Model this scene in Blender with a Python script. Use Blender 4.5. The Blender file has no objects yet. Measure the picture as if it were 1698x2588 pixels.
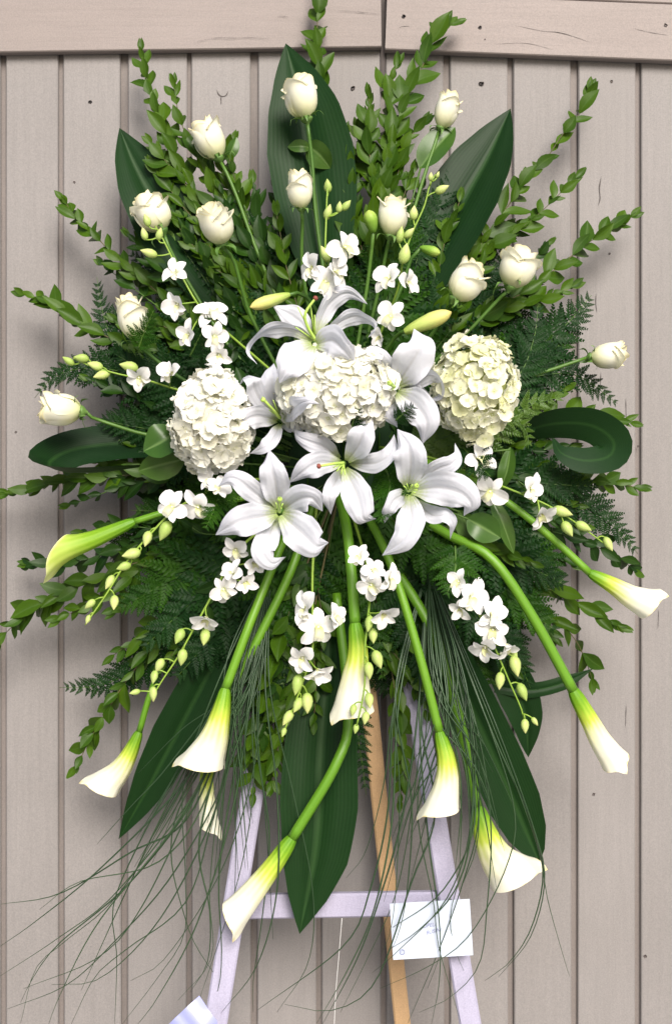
import bpy, math, random
from mathutils import Vector, Matrix

random.seed(7)
SC = bpy.context.scene
COL = SC.collection

# ------------------------------------------------------------------ camera, sky, sun, exposure
CAM_D = 2.40                 # camera to wall, metres
KPX = 1.28 / 1698.0          # metres per photo pixel on the wall plane
ZC = 1.55                    # eye height
cam = bpy.data.cameras.new('camera')
camo = bpy.data.objects.new('camera', cam)
COL.objects.link(camo)
camo.location = (0, -CAM_D, ZC)
camo.rotation_euler = (math.radians(90), 0, 0)
cam.sensor_fit = 'HORIZONTAL'
cam.sensor_width = 36.0
cam.lens = 36.0 * CAM_D / 1.28
cam.clip_end = 200
cam.dof.use_dof = True
cam.dof.focus_distance = 2.06
cam.dof.aperture_fstop = 13.0
SC.camera = camo

SUN_DIR = Vector((0.26, -1.0, 0.66)).normalized()
world = bpy.data.worlds.new('World')
SC.world = world
world.use_nodes = True
wn = world.node_tree.nodes
bg = wn['Background']
sky = wn.new('ShaderNodeTexSky')
sky.sky_type = 'NISHITA'
sky.sun_disc = False
sky.sun_elevation = math.asin(SUN_DIR.z)
sky.sun_rotation = math.atan2(SUN_DIR.x, SUN_DIR.y)
sky.air_density = 1.0
sky.dust_density = 3.0
world.node_tree.links.new(sky.outputs[0], bg.inputs[0])
bg.inputs[1].default_value = 0.085

sl = bpy.data.lights.new('sun', 'SUN')
sl.energy = 3.0
sl.angle = math.radians(30)
sl.color = (1.0, 0.95, 0.87)
so = bpy.data.objects.new('sun', sl)
COL.objects.link(so)
so.rotation_euler = (-SUN_DIR).to_track_quat('-Z', 'Y').to_euler()
so.location = (1, -3, 4)

SC.view_settings.view_transform = 'Standard'
SC.view_settings.look = 'None'
SC.view_settings.gamma = 1.0
SC.view_settings.use_curve_mapping = False
SC.view_settings.exposure = 0.84
SC.cycles.max_bounces = 5
SC.cycles.diffuse_bounces = 2
SC.cycles.glossy_bounces = 2
SC.cycles.transmission_bounces = 3
SC.cycles.caustics_reflective = False
SC.cycles.caustics_refractive = False


# ------------------------------------------------------------------ helpers
def P(x, y, d):
    """point of the place seen at photo pixel (x, y), d metres in front of the wall"""
    s = KPX * (CAM_D - d) / CAM_D
    return Vector(((x - 849) * s, -d, ZC - (y - 1294) * s))


def px(n, d=0.25):
    return n * KPX * (CAM_D - d) / CAM_D


VIEW = Vector((0, -1, 0))


def lerp(a, b, t):
    return a + (b - a) * t


def table(tb, v):
    for (a, x), (b, y) in zip(tb, tb[1:]):
        if v <= b:
            return x + (y - x) * (v - a) / max(b - a, 1e-9)
    return tb[-1][1]


def resample(pts, n):
    """smooth curve through pts, n+1 points evenly spaced"""
    pts = [Vector(p) for p in pts]
    if len(pts) == 2:
        return [pts[0].lerp(pts[1], i / n) for i in range(n + 1)]
    e = [pts[0] * 2 - pts[1]] + pts + [pts[-1] * 2 - pts[-2]]
    dense = []
    for i in range(1, len(e) - 2):
        a, b, c, d = e[i - 1], e[i], e[i + 1], e[i + 2]
        for k in range(12):
            t = k / 12
            dense.append(0.5 * ((2 * b) + (c - a) * t + (2 * a - 5 * b + 4 * c - d) * t * t
                                + (-a + 3 * b - 3 * c + d) * t ** 3))
    dense.append(pts[-1])
    L = [0.0]
    for p, q in zip(dense, dense[1:]):
        L.append(L[-1] + (q - p).length)
    out, j = [], 0
    for i in range(n + 1):
        t = L[-1] * i / n
        while j < len(L) - 2 and L[j + 1] < t:
            j += 1
        f = (t - L[j]) / max(L[j + 1] - L[j], 1e-9)
        out.append(dense[j].lerp(dense[j + 1], f))
    return out


def frames(C, N0):
    n = len(C)
    T = [(C[min(i + 1, n - 1)] - C[max(i - 1, 0)]).normalized() for i in range(n)]
    N = Vector(N0)
    N = N - T[0] * N.dot(T[0])
    if N.length < 1e-4:
        N = Vector((0.3, 0.2, 1)) - T[0] * T[0].z
    N.normalize()
    out = []
    for i in range(n):
        if i:
            N = T[i - 1].rotation_difference(T[i]) @ N
            N = (N - T[i] * N.dot(T[i])).normalized()
        out.append((T[i], N.copy(), T[i].cross(N)))
    return out


class G:
    """collects faces for ONE mesh"""
    def __init__(self):
        self.v, self.f, self.c = [], [], []

    def grid(self, rows, lcs, wrap=False):
        b = len(self.v)
        nu = len(rows[0])
        for r, l in zip(rows, lcs):
            self.v += [tuple(p) for p in r]
            self.c += l
        for j in range(len(rows) - 1):
            for i in range(nu if wrap else nu - 1):
                k = (i + 1) % nu
                self.f.append((b + j * nu + i, b + j * nu + k, b + (j + 1) * nu + k, b + (j + 1) * nu + i))

    def tube(self, pts, r0, r1=None, n=7, steps=12, tb=None, cap=True):
        r1 = r0 if r1 is None else r1
        C = resample(pts, steps)
        F = frames(C, VIEW)
        rows, lcs = [], []
        for j, (c, (t, nn, bb)) in enumerate(zip(C, F)):
            v = j / steps
            r = table(tb, v) if tb else lerp(r0, r1, v)
            rows.append([c + nn * (r * math.cos(2 * math.pi * i / n)) + bb * (r * math.sin(2 * math.pi * i / n)) for i in range(n)])
            lcs.append([(i / n, v, 0.0) for i in range(n)])
        b = len(self.v)
        self.grid(rows, lcs, wrap=True)
        if cap:
            self.f.append(tuple(range(b + n - 1, b - 1, -1)))
            e = b + steps * n
            self.f.append(tuple(range(e, e + n)))

    def ribbon(self, pts, halfw, tb, N0=VIEW, nu=6, nv=14, cup=0.0, roll0=0.0, roll1=0.0, groove=0.0,
               ruffle=0.0, ph=0.0, rk=9.0, cup2=None):
        C = resample(pts, nv)
        F = frames(C, N0)
        rows, lcs = [], []
        for j, (c, (t, nn, bb)) in enumerate(zip(C, F)):
            v = j / nv
            w = halfw * table(tb, v)
            q = Matrix.Rotation(lerp(roll0, roll1, v), 3, t)
            n2, b2 = q @ nn, q @ bb
            row, lc = [], []
            for i in range(nu + 1):
                u = -1 + 2 * i / nu
                h = (cup if cup2 is None else lerp(cup, cup2, v)) * w * u * u - groove * w * math.exp(-(u / 0.22) ** 2)
                if ruffle:
                    h += ruffle * halfw * math.sin(v * rk + ph + (1.9 if u > 0 else 0)) * abs(u) ** 2.5 * math.sin(math.pi * min(v * 1.05, 1))
                row.append(c + b2 * (u * w) + n2 * h)
                lc.append((u * 0.5 + 0.5, v, 0.0))
            rows.append(row)
            lcs.append(lc)
        self.grid(rows, lcs)

    def lathe(self, prof, n=10, bend=0.0):
        rows, lcs = [], []
        m = len(prof) - 1
        for j, (z, r) in enumerate(prof):
            ox = bend * (z ** 2)
            rows.append([Vector((r * math.cos(2 * math.pi * i / n) + ox, r * math.sin(2 * math.pi * i / n), z)) for i in range(n)])
            lcs.append([(i / n, j / m, 0.0) for i in range(n)])
        self.grid(rows, lcs, wrap=True)

    def box(self, lo, hi):
        b = len(self.v)
        for x in (lo[0], hi[0]):
            for y in (lo[1], hi[1]):
                for z in (lo[2], hi[2]):
                    self.v.append((x, y, z))
                    self.c.append((0.5, 0.5, 0.0))
        for f in ((0, 1, 3, 2), (4, 6, 7, 5), (0, 4, 5, 1), (2, 3, 7, 6), (0, 2, 6, 4), (1, 5, 7, 3)):
            self.f.append(tuple(b + k for k in f))

    def mesh(self, name, mat, origin=None, smooth=True):
        me = bpy.data.meshes.new(name)
        o = origin or Vector((0, 0, 0))
        me.from_pydata([(p[0] - o.x, p[1] - o.y, p[2] - o.z) for p in self.v], [], self.f)
        a = me.attributes.new('lc', 'FLOAT_VECTOR', 'POINT')
        a.data.foreach_set('vector', [x for c in self.c for x in c])
        me.materials.append(mat)
        if smooth:
            me.polygons.foreach_set('use_smooth', [True] * len(me.polygons))
        me.update()
        return me


def thing(name, label, cat, base, group=None):
    o = bpy.data.objects.new(name, None)
    o.empty_display_size = 0.02
    COL.objects.link(o)
    o.location = base
    o['label'] = label
    o['category'] = cat
    if group:
        o['group'] = group
    return o


def part(name, me, parent, M=None, label=None):
    o = bpy.data.objects.new(name, me)
    COL.objects.link(o)
    o.parent = parent
    if M is not None:
        o.matrix_basis = M
    if label:
        o['label'] = label
    return o


def mtx(loc, X, Y, Z, s=1.0, sy=None, sz=None):
    sy = s if sy is None else sy
    sz = s if sz is None else sz
    m = Matrix.Identity(4)
    for r in range(3):
        m[r][0] = X[r] * s
        m[r][1] = Y[r] * sy
        m[r][2] = Z[r] * sz
        m[r][3] = loc[r]
    return m


def axes_z(Z, hint):
    Z = Vector(Z).normalized()
    X = Vector(hint) - Z * Z.dot(Vector(hint))
    if X.length < 1e-4:
        X = Vector((1, 0.1, 0)) - Z * Z.x
    X.normalize()
    return X, Z.cross(X), Z


# ------------------------------------------------------------------ materials
def new_mat(name):
    m = bpy.data.materials.new(name)
    m.use_nodes = True
    nt = m.node_tree
    return m, nt, nt.nodes['Principled BSDF'], nt.nodes['Material Output']


def nd(nt, typ, **kw):
    n = nt.nodes.new(typ)
    for k, v in kw.items():
        setattr(n, k, v)
    return n


def ramp(nt, stops, interp='LINEAR'):
    r = nt.nodes.new('ShaderNodeValToRGB')
    cr = r.color_ramp
    cr.interpolation = interp
    while len(cr.elements) > 1:
        cr.elements.remove(cr.elements[-1])
    cr.elements[0].position = stops[0][0]
    cr.elements[0].color = (*stops[0][1], 1)
    for p, c in stops[1:]:
        e = cr.elements.new(p)
        e.color = (*c, 1)
    return r


def mixc(nt, a, b, fac, mode='MIX'):
    n = nt.nodes.new('ShaderNodeMix')
    n.data_type = 'RGBA'
    n.blend_type = mode
    for sock, val in ((n.inputs[6], a), (n.inputs[7], b), (n.inputs[0], fac)):
        if hasattr(val, 'is_linked') or isinstance(val, bpy.types.NodeSocket):
            nt.links.new(val, sock)
        elif isinstance(val, (int, float)):
            sock.default_value = val
        else:
            sock.default_value = (*val, 1)
    return n.outputs[2]


def math_n(nt, op, a, b=0.0):
    n = nt.nodes.new('ShaderNodeMath')
    n.operation = op
    for s, v in ((n.inputs[0], a), (n.inputs[1], b)):
        if isinstance(v, bpy.types.NodeSocket):
            nt.links.new(v, s)
        else:
            s.default_value = v
    return n.outputs[0]


def translucent(nt, bsdf, out, colour, fac):
    tr = nt.nodes.new('ShaderNodeBsdfTranslucent')
    mx = nt.nodes.new('ShaderNodeMixShader')
    nt.links.new(colour, tr.inputs['Color'])
    mx.inputs[0].default_value = fac
    nt.links.new(bsdf.outputs[0], mx.inputs[1])
    nt.links.new(tr.outputs[0], mx.inputs[2])
    nt.links.new(mx.outputs[0], out.inputs['Surface'])


def leaf_mat(name, ca, cb, rough=0.45, tr=0.2, veins=0.0, midrib=None, spec=0.4, nscale=40, tip=None, bump=0.18):
    m, nt, b, out = new_mat(name)
    oi = nd(nt, 'ShaderNodeObjectInfo')
    geo = nd(nt, 'ShaderNodeNewGeometry')
    nz = nd(nt, 'ShaderNodeTexNoise')
    nz.inputs['Scale'].default_value = nscale
    nz.inputs['Detail'].default_value = 4
    nt.links.new(geo.outputs['Position'], nz.inputs['Vector'])
    f = math_n(nt, 'ADD', math_n(nt, 'MULTIPLY', oi.outputs['Random'], 0.65), math_n(nt, 'MULTIPLY', nz.outputs[0], 0.5))
    col = mixc(nt, ca, cb, f)
    at = nd(nt, 'ShaderNodeAttribute', attribute_name='lc')
    sp = nd(nt, 'ShaderNodeSeparateXYZ')
    nt.links.new(at.outputs['Vector'], sp.inputs[0])
    bump_h = nz.outputs[0]
    if veins:
        w = math_n(nt, 'SINE', math_n(nt, 'MULTIPLY', sp.outputs[0], veins))
        bump_h = math_n(nt, 'ADD', math_n(nt, 'MULTIPLY', w, 0.5), nz.outputs[0])
        vf = math_n(nt, 'MULTIPLY', math_n(nt, 'ADD', w, 1.0), 0.06)
        col = mixc(nt, col, tuple(min(1, c * 1.9 + 0.01) for c in cb), vf)
    if midrib:
        d = math_n(nt, 'ABSOLUTE', math_n(nt, 'SUBTRACT', sp.outputs[0], 0.5))
        mf = nd(nt, 'ShaderNodeMapRange')
        mf.inputs[1].default_value = 0.0
        mf.inputs[2].default_value = 0.07
        mf.inputs[3].default_value = 0.75
        mf.inputs[4].default_value = 0.0
        nt.links.new(d, mf.inputs[0])
        col = mixc(nt, col, midrib, mf.outputs[0])
    if tip:
        r = ramp(nt, [(0.0, (0, 0, 0)), (0.55, (0, 0, 0)), (1.0, (1, 1, 1))])
        nt.links.new(sp.outputs[1], r.inputs[0])
        col = mixc(nt, col, tip, r.outputs[0])
    nt.links.new(col, b.inputs['Base Color'])
    b.inputs['Roughness'].default_value = rough
    b.inputs['Specular IOR Level'].default_value = spec
    bp = nd(nt, 'ShaderNodeBump')
    bp.inputs['Strength'].default_value = bump
    bp.inputs['Distance'].default_value = 0.002
    nt.links.new(bump_h, bp.inputs['Height'])
    nt.links.new(bp.outputs[0], b.inputs['Normal'])
    if tr:
        translucent(nt, b, out, mixc(nt, col, (0.5, 0.75, 0.1), 0.12), tr)
    return m


def petal_mat(name, stops, rough=0.5, tr=0.3, var=None, edge=None, nscale=60, veins=0.0, spec=0.3, rib=None, bump=0.15):
    """colour runs along the petal from claw to lip"""
    m, nt, b, out = new_mat(name)
    at = nd(nt, 'ShaderNodeAttribute', attribute_name='lc')
    sp = nd(nt, 'ShaderNodeSeparateXYZ')
    nt.links.new(at.outputs['Vector'], sp.inputs[0])
    geo = nd(nt, 'ShaderNodeNewGeometry')
    nz = nd(nt, 'ShaderNodeTexNoise')
    nz.inputs['Scale'].default_value = nscale
    nz.inputs['Detail'].default_value = 3
    nt.links.new(geo.outputs['Position'], nz.inputs['Vector'])
    wob = math_n(nt, 'ADD', sp.outputs[1], math_n(nt, 'MULTIPLY', math_n(nt, 'SUBTRACT', nz.outputs[0], 0.5), 0.18))
    if veins:
        wob = math_n(nt, 'ADD', wob, math_n(nt, 'MULTIPLY', math_n(nt, 'SINE', math_n(nt, 'MULTIPLY', sp.outputs[0], veins * 1.3)), 0.025))
    r = ramp(nt, stops)
    nt.links.new(wob, r.inputs[0])
    col = r.outputs[0]
    if var:
        oi = nd(nt, 'ShaderNodeObjectInfo')
        col = mixc(nt, col, var, math_n(nt, 'MULTIPLY', math_n(nt, 'POWER', oi.outputs['Random'], 1.6), 0.75))
    if edge:
        e = math_n(nt, 'POWER', math_n(nt, 'ABSOLUTE', math_n(nt, 'SUBTRACT', math_n(nt, 'MULTIPLY', sp.outputs[0], 2.0), 1.0)), 6.0)
        col = mixc(nt, col, edge, math_n(nt, 'MULTIPLY', e, 0.5))
    h = nz.outputs[0]
    if rib:
        d = math_n(nt, 'ABSOLUTE', math_n(nt, 'SUBTRACT', sp.outputs[0], 0.5))
        mf = nd(nt, 'ShaderNodeMapRange')
        mf.inputs[1].default_value = 0.0
        mf.inputs[2].default_value = 0.06
        mf.inputs[3].default_value = 0.6
        mf.inputs[4].default_value = 0.0
        nt.links.new(d, mf.inputs[0])
        col = mixc(nt, col, rib, math_n(nt, 'MULTIPLY', mf.outputs[0], math_n(nt, 'SUBTRACT', 1.0, sp.outputs[1])))
    if veins:
        w = math_n(nt, 'SINE', math_n(nt, 'MULTIPLY', sp.outputs[0], veins))
        h = math_n(nt, 'ADD', math_n(nt, 'MULTIPLY', w, 0.35), nz.outputs[0])
    nt.links.new(col, b.inputs['Base Color'])
    b.inputs['Roughness'].default_value = rough
    b.inputs['Specular IOR Level'].default_value = spec
    bp = nd(nt, 'ShaderNodeBump')
    bp.inputs['Strength'].default_value = bump
    bp.inputs['Distance'].default_value = 0.002
    nt.links.new(h, bp.inputs['Height'])
    nt.links.new(bp.outputs[0], b.inputs['Normal'])
    if tr:
        translucent(nt, b, out, col, tr)
    return m


def wood_paint(name, col, dirt, rough=0.6, vertical=True, dirt_amt=0.35):
    m, nt, b, out = new_mat(name)
    geo = nd(nt, 'ShaderNodeNewGeometry')
    oi = nd(nt, 'ShaderNodeObjectInfo')
    mp = nd(nt, 'ShaderNodeMapping')
    mp.inputs['Scale'].default_value = (60, 60, 3.0) if vertical else (3.0, 60, 60)
    nt.links.new(geo.outputs['Position'], mp.inputs['Vector'])
    sh = nd(nt, 'ShaderNodeVectorMath')
    sh.operation = 'ADD'
    nt.links.new(mp.outputs[0], sh.inputs[0])
    cx = nd(nt, 'ShaderNodeCombineXYZ')
    nt.links.new(math_n(nt, 'MULTIPLY', oi.outputs['Random'], 50.0), cx.inputs[0])
    nt.links.new(math_n(nt, 'MULTIPLY', oi.outputs['Random'], 31.0), cx.inputs[2])
    nt.links.new(cx.outputs[0], sh.inputs[1])
    grain = nd(nt, 'ShaderNodeTexNoise')
    grain.inputs['Scale'].default_value = 1.6
    grain.inputs['Detail'].default_value = 8
    grain.inputs['Roughness'].default_value = 0.7
    grain.inputs['Distortion'].default_value = 0.4
    nt.links.new(sh.outputs[0], grain.inputs['Vector'])
    big = nd(nt, 'ShaderNodeTexNoise')
    big.inputs['Scale'].default_value = 3.5
    big.inputs['Detail'].default_value = 5
    nt.links.new(geo.outputs['Position'], big.inputs['Vector'])
    fine = nd(nt, 'ShaderNodeTexNoise')
    fine.inputs['Scale'].default_value = 420
    fine.inputs['Detail'].default_value = 2
    nt.links.new(geo.outputs['Position'], fine.inputs['Vector'])
    # hairline checks in the paint along the grain
    cr = ramp(nt, [(0.0, (1, 1, 1)), (0.27, (1, 1, 1)), (0.31, (0, 0, 0)), (1, (0, 0, 0))])
    nt.links.new(grain.outputs[0], cr.inputs[0])
    c1 = mixc(nt, tuple(c * 0.84 for c in col), tuple(min(1, c * 1.16) for c in col), grain.outputs[0])
    r2 = ramp(nt, [(0.35, (0, 0, 0)), (0.75, (1, 1, 1))])
    nt.links.new(big.outputs[0], r2.inputs[0])
    c2 = mixc(nt, c1, dirt, math_n(nt, 'MULTIPLY', r2.outputs[0], dirt_amt))
    c3 = mixc(nt, c2, tuple(c * 0.45 for c in dirt), math_n(nt, 'MULTIPLY', cr.outputs[0], 0.55))
    hs = nd(nt, 'ShaderNodeHueSaturation')
    nt.links.new(c3, hs.inputs['Color'])
    nt.links.new(math_n(nt, 'ADD', 0.95, math_n(nt, 'MULTIPLY', oi.outputs['Random'], 0.1)), hs.inputs['Value'])
    c4 = mixc(nt, hs.outputs[0], (0.5, 0.5, 0.5), 0.0)
    c5 = mixc(nt, c4, mixc(nt, (0.60, 0.62, 0.64), (1.4, 1.36, 1.36), fine.outputs[0]), 0.6, 'MULTIPLY')
    nt.links.new(c5, b.inputs['Base Color'])
    b.inputs['Roughness'].default_value = rough
    b.inputs['Specular IOR Level'].default_value = 0.3
    bp = nd(nt, 'ShaderNodeBump')
    bp.inputs['Strength'].default_value = 0.35
    bp.inputs['Distance'].default_value = 0.0015
    nt.links.new(math_n(nt, 'ADD', grain.outputs[0], math_n(nt, 'MULTIPLY', fine.outputs[0], 0.25)), bp.inputs['Height'])
    nt.links.new(bp.outputs[0], b.inputs['Normal'])
    return m


def plain(name, col, rough=0.6, spec=0.3, var=0.15, nscale=80, sheen=0.0):
    m, nt, b, out = new_mat(name)
    geo = nd(nt, 'ShaderNodeNewGeometry')
    nz = nd(nt, 'ShaderNodeTexNoise')
    nz.inputs['Scale'].default_value = nscale
    nz.inputs['Detail'].default_value = 5
    nt.links.new(geo.outputs['Position'], nz.inputs['Vector'])
    nt.links.new(mixc(nt, tuple(c * (1 - var) for c in col), tuple(min(1, c * (1 + var)) for c in col), nz.outputs[0]), b.inputs['Base Color'])
    b.inputs['Roughness'].default_value = rough
    b.inputs['Specular IOR Level'].default_value = spec
    if sheen:
        b.inputs['Sheen Weight'].default_value = sheen
    return m


PAINT = wood_paint('taupe wall paint', (0.226, 0.212, 0.209), (0.172, 0.159, 0.153))
PAINT_H = wood_paint('taupe rail paint', (0.244, 0.211, 0.200), (0.188, 0.160, 0.150), vertical=False)
GROOVE = wood_paint('shaded groove paint', (0.165, 0.145, 0.138), (0.115, 0.097, 0.09))  # wall paint in a darker, browner tone: groove shade put into the colour
WHITE_WOOD = wood_paint('white painted easel wood', (0.33, 0.315, 0.42), (0.26, 0.245, 0.32), dirt_amt=0.25)
RAW_WOOD = wood_paint('bare pine easel wood', (0.47, 0.31, 0.17), (0.39, 0.24, 0.12))
NAIL = plain('rusty nail head', (0.12, 0.10, 0.095), 0.7)
CRACK = plain('dark wood in cracks', (0.075, 0.065, 0.063), 0.9)
CARD = plain('white card stock', (0.47, 0.52, 0.62), 0.55, var=0.04)
INK = plain('blue grey ink', (0.18, 0.19, 0.36), 0.7)
SATIN = plain('white satin ribbon', (0.28, 0.30, 0.58), 0.3, 0.6, var=0.04, sheen=0.4)
NYLON = plain('white thread', (0.75, 0.75, 0.75), 0.4)
METAL = plain('worn grey metal', (0.25, 0.245, 0.26), 0.6, var=0.4, nscale=60)
CONC = plain('grey concrete', (0.30, 0.29, 0.27), 0.85, nscale=12)
FOAM = plain('dark green floral foam', (0.012, 0.035, 0.012), 0.95, nscale=200)

BROAD = leaf_mat('aspidistra leaf', (0.0025, 0.0135, 0.0035), (0.0075, 0.031, 0.0060), 0.46, 0.08, veins=130, midrib=(0.018, 0.055, 0.012), nscale=18, spec=0.14, bump=0.05)
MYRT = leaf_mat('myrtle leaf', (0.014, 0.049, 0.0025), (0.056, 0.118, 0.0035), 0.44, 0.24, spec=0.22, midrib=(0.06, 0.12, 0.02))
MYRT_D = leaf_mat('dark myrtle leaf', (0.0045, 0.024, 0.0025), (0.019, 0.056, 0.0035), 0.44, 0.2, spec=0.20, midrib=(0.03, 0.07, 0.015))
FERN = leaf_mat('leatherleaf fern', (0.003, 0.018, 0.0040), (0.010, 0.040, 0.0065), 0.48, 0.16, spec=0.12)
FERN_G = leaf_mat('mid green fern', (0.006, 0.034, 0.0030), (0.024, 0.075, 0.0045), 0.48, 0.2, spec=0.12)
FERN_Y = leaf_mat('yellow green fern', (0.0413, 0.0975, 0.0096), (0.0825, 0.1575, 0.0159), 0.45, 0.25)
SALAL = leaf_mat('salal leaf', (0.0263, 0.0788, 0.0115), (0.0600, 0.1275, 0.0159), 0.36, 0.2, midrib=(0.16, 0.26, 0.08))
GRASS = leaf_mat('bear grass', (0.0135, 0.0375, 0.0140), (0.0338, 0.0713, 0.0287), 0.4, 0.0)
STEM = leaf_mat('thin green stem', (0.0350, 0.0840, 0.0119), (0.0700, 0.1400, 0.0178), 0.45, 0.0)
TWIG = leaf_mat('brown green twig', (0.05, 0.055, 0.02), (0.11, 0.09, 0.035), 0.6, 0.0)
ROSE_STEM = leaf_mat('rose stem', (0.0338, 0.0975, 0.0127), (0.0750, 0.1575, 0.0223), 0.45, 0.0)
CALLA_STEM = leaf_mat('calla stem', (0.0600, 0.1680, 0.0082), (0.1120, 0.2480, 0.0136), 0.38, 0.0, nscale=22, veins=44, bump=0.12)
SEPAL = leaf_mat('rose sepal', (0.07, 0.16, 0.03), (0.14, 0.25, 0.06), 0.5, 0.2)

LILY = petal_mat('white lily petal', [(0.0, (0.34, 0.46, 0.12)), (0.10, (0.50, 0.56, 0.34)), (0.24, (0.64, 0.65, 0.72)), (1.0, (0.68, 0.69, 0.78))], 0.5, 0.34, veins=34, nscale=160, rib=(0.36, 0.34, 0.34), bump=0.32)
LILY_GREEN = plain('pale green lily pistil', (0.42, 0.60, 0.12), 0.45)
STIGMA = plain('brown red stigma', (0.22, 0.06, 0.045), 0.6)
LILY_BUD = petal_mat('lily bud', [(0.0, (0.30, 0.42, 0.08)), (0.5, (0.52, 0.60, 0.18)), (1.0, (0.72, 0.62, 0.22))], 0.5, 0.15, veins=38)
LILY_BUD_G = petal_mat('green lily bud', [(0.0, (0.13, 0.27, 0.03)), (0.6, (0.22, 0.38, 0.05)), (1.0, (0.36, 0.46, 0.10))], 0.5, 0.1, veins=38)
ROSE = petal_mat('cream rose petal', [(0.0, (0.66, 0.72, 0.34)), (0.22, (0.84, 0.83, 0.56)), (0.6, (0.88, 0.87, 0.76)), (0.93, (0.88, 0.86, 0.70)), (1.0, (0.85, 0.77, 0.46))], 0.6, 0.36)
HYD_W = petal_mat('ivory hydrangea floret', [(0.0, (0.62, 0.66, 0.36)), (0.3, (0.88, 0.88, 0.80)), (1.0, (0.89, 0.89, 0.87))], 0.6, 0.42, var=(0.86, 0.83, 0.66))
HYD_C = petal_mat('cream hydrangea floret', [(0.0, (0.58, 0.62, 0.24)), (0.3, (0.88, 0.88, 0.82)), (1.0, (0.89, 0.89, 0.89))], 0.6, 0.42, var=(0.86, 0.84, 0.64))
HYD_Y = petal_mat('greenish cream hydrangea floret', [(0.0, (0.50, 0.58, 0.18)), (0.3, (0.86, 0.86, 0.66)), (1.0, (0.88, 0.88, 0.79))], 0.6, 0.42, var=(0.78, 0.78, 0.42))
HYD_CORE = plain('green hydrangea core', (0.34, 0.38, 0.13), 0.8)
CALLA = petal_mat('calla spathe', [(0.0, (0.12, 0.30, 0.015)), (0.14, (0.22, 0.42, 0.02)), (0.32, (0.55, 0.66, 0.08)), (0.50, (0.84, 0.83, 0.55)), (0.68, (0.87, 0.86, 0.74)), (0.94, (0.87, 0.85, 0.70)), (1.0, (0.78, 0.66, 0.28))], 0.45, 0.3, veins=60, nscale=25, bump=0.3)
CALLA_G = petal_mat('greenish calla spathe', [(0.0, (0.12, 0.30, 0.015)), (0.4, (0.24, 0.43, 0.025)), (0.75, (0.50, 0.62, 0.12)), (1.0, (0.74, 0.76, 0.36))], 0.45, 0.3, veins=60, nscale=25, bump=0.3)
SPADIX = plain('yellow spadix', (0.70, 0.50, 0.06), 0.8, nscale=900, var=0.4)
ORCH = petal_mat('white orchid petal', [(0.0, (0.76, 0.80, 0.60)), (0.25, (0.87, 0.86, 0.86)), (1.0, (0.88, 0.87, 0.88))], 0.5, 0.3, veins=22)
ORCH_LIP = petal_mat('orchid lip', [(0.0, (0.52, 0.58, 0.16)), (0.4, (0.74, 0.74, 0.44)), (1.0, (0.87, 0.86, 0.80))], 0.5, 0.25)
ORCH_BUD = petal_mat('green orchid bud', [(0.0, (0.34, 0.46, 0.10)), (0.5, (0.52, 0.62, 0.22)), (1.0, (0.70, 0.68, 0.30))], 0.42, 0.2, var=(0.30, 0.44, 0.09), veins=18)
ORCH_STEM = leaf_mat('orchid stem', (0.13, 0.24, 0.02), (0.24, 0.36, 0.05), 0.45, 0.0)

# ------------------------------------------------------------------ setting: ground
g = G()
b = len(g.v)
g.v += [(-30, -40, 0), (30, -40, 0), (30, 2, 0), (-30, 2, 0)]
g.c += [(0, 0, 0)] * 4
g.f.append((0, 1, 2, 3))
o = bpy.data.objects.new('ground', g.mesh('ground', CONC, smooth=False))
COL.objects.link(o)
o['kind'] = 'structure'

# ------------------------------------------------------------------ plank wall
WALL_TOP = 3.0
wall = thing('plank_wall', 'taupe painted wall of upright wooden planks behind the flowers', 'wall', Vector((0, 0, 0)))


def bevel_box(lo, hi, bev):
    """box with chamfered long edges facing the viewer (front is -y)"""
    gg = G()
    (x0, y0, z0), (x1, y1, z1) = lo, hi
    prof = [(x0, y1), (x0, y0 + bev), (x0 + bev, y0), (x1 - bev, y0), (x1, y0 + bev), (x1, y1)]
    n = len(prof)
    for z in (z0, z1):
        for p in prof:
            gg.v.append((p[0], p[1], z))
            gg.c.append((0.5, 0.5, 0))
    for i in range(n):
        k = (i + 1) % n
        gg.f.append((i, k, n + k, n + i))
    gg.f.append(tuple(range(n - 1, -1, -1)))
    gg.f.append(tuple(range(n, 2 * n)))
    return gg


GX = [-650, -488, -326, -164, -4 + 12, 155, 314, 478, 642, 806, 970, 1131, 1292, 1452, 1612, 1772, 1932, 2092, 2252]
planks = []
for i, (a, bx) in enumerate(zip(GX, GX[1:])):
    x0, x1 = (a + 7.5 - 849) * KPX, (bx - 7.5 - 849) * KPX
    dy = random.uniform(-0.0012, 0.0012)
    pl = part('plank', bevel_box((x0, dy, 0.02), (x1, 0.022, WALL_TOP), 0.0022).mesh('plank', PAINT, smooth=False), wall)
    pl.rotation_euler = (0, random.uniform(-0.0010, 0.0010), 0)
    planks.append((x0, x1, dy, pl))
    # the recessed tongue seen in the groove beside the plank
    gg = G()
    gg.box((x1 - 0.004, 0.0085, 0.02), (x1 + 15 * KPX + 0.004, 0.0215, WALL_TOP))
    part('groove_tongue', gg.mesh('groove_tongue', GROOVE, smooth=False), wall)


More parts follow.
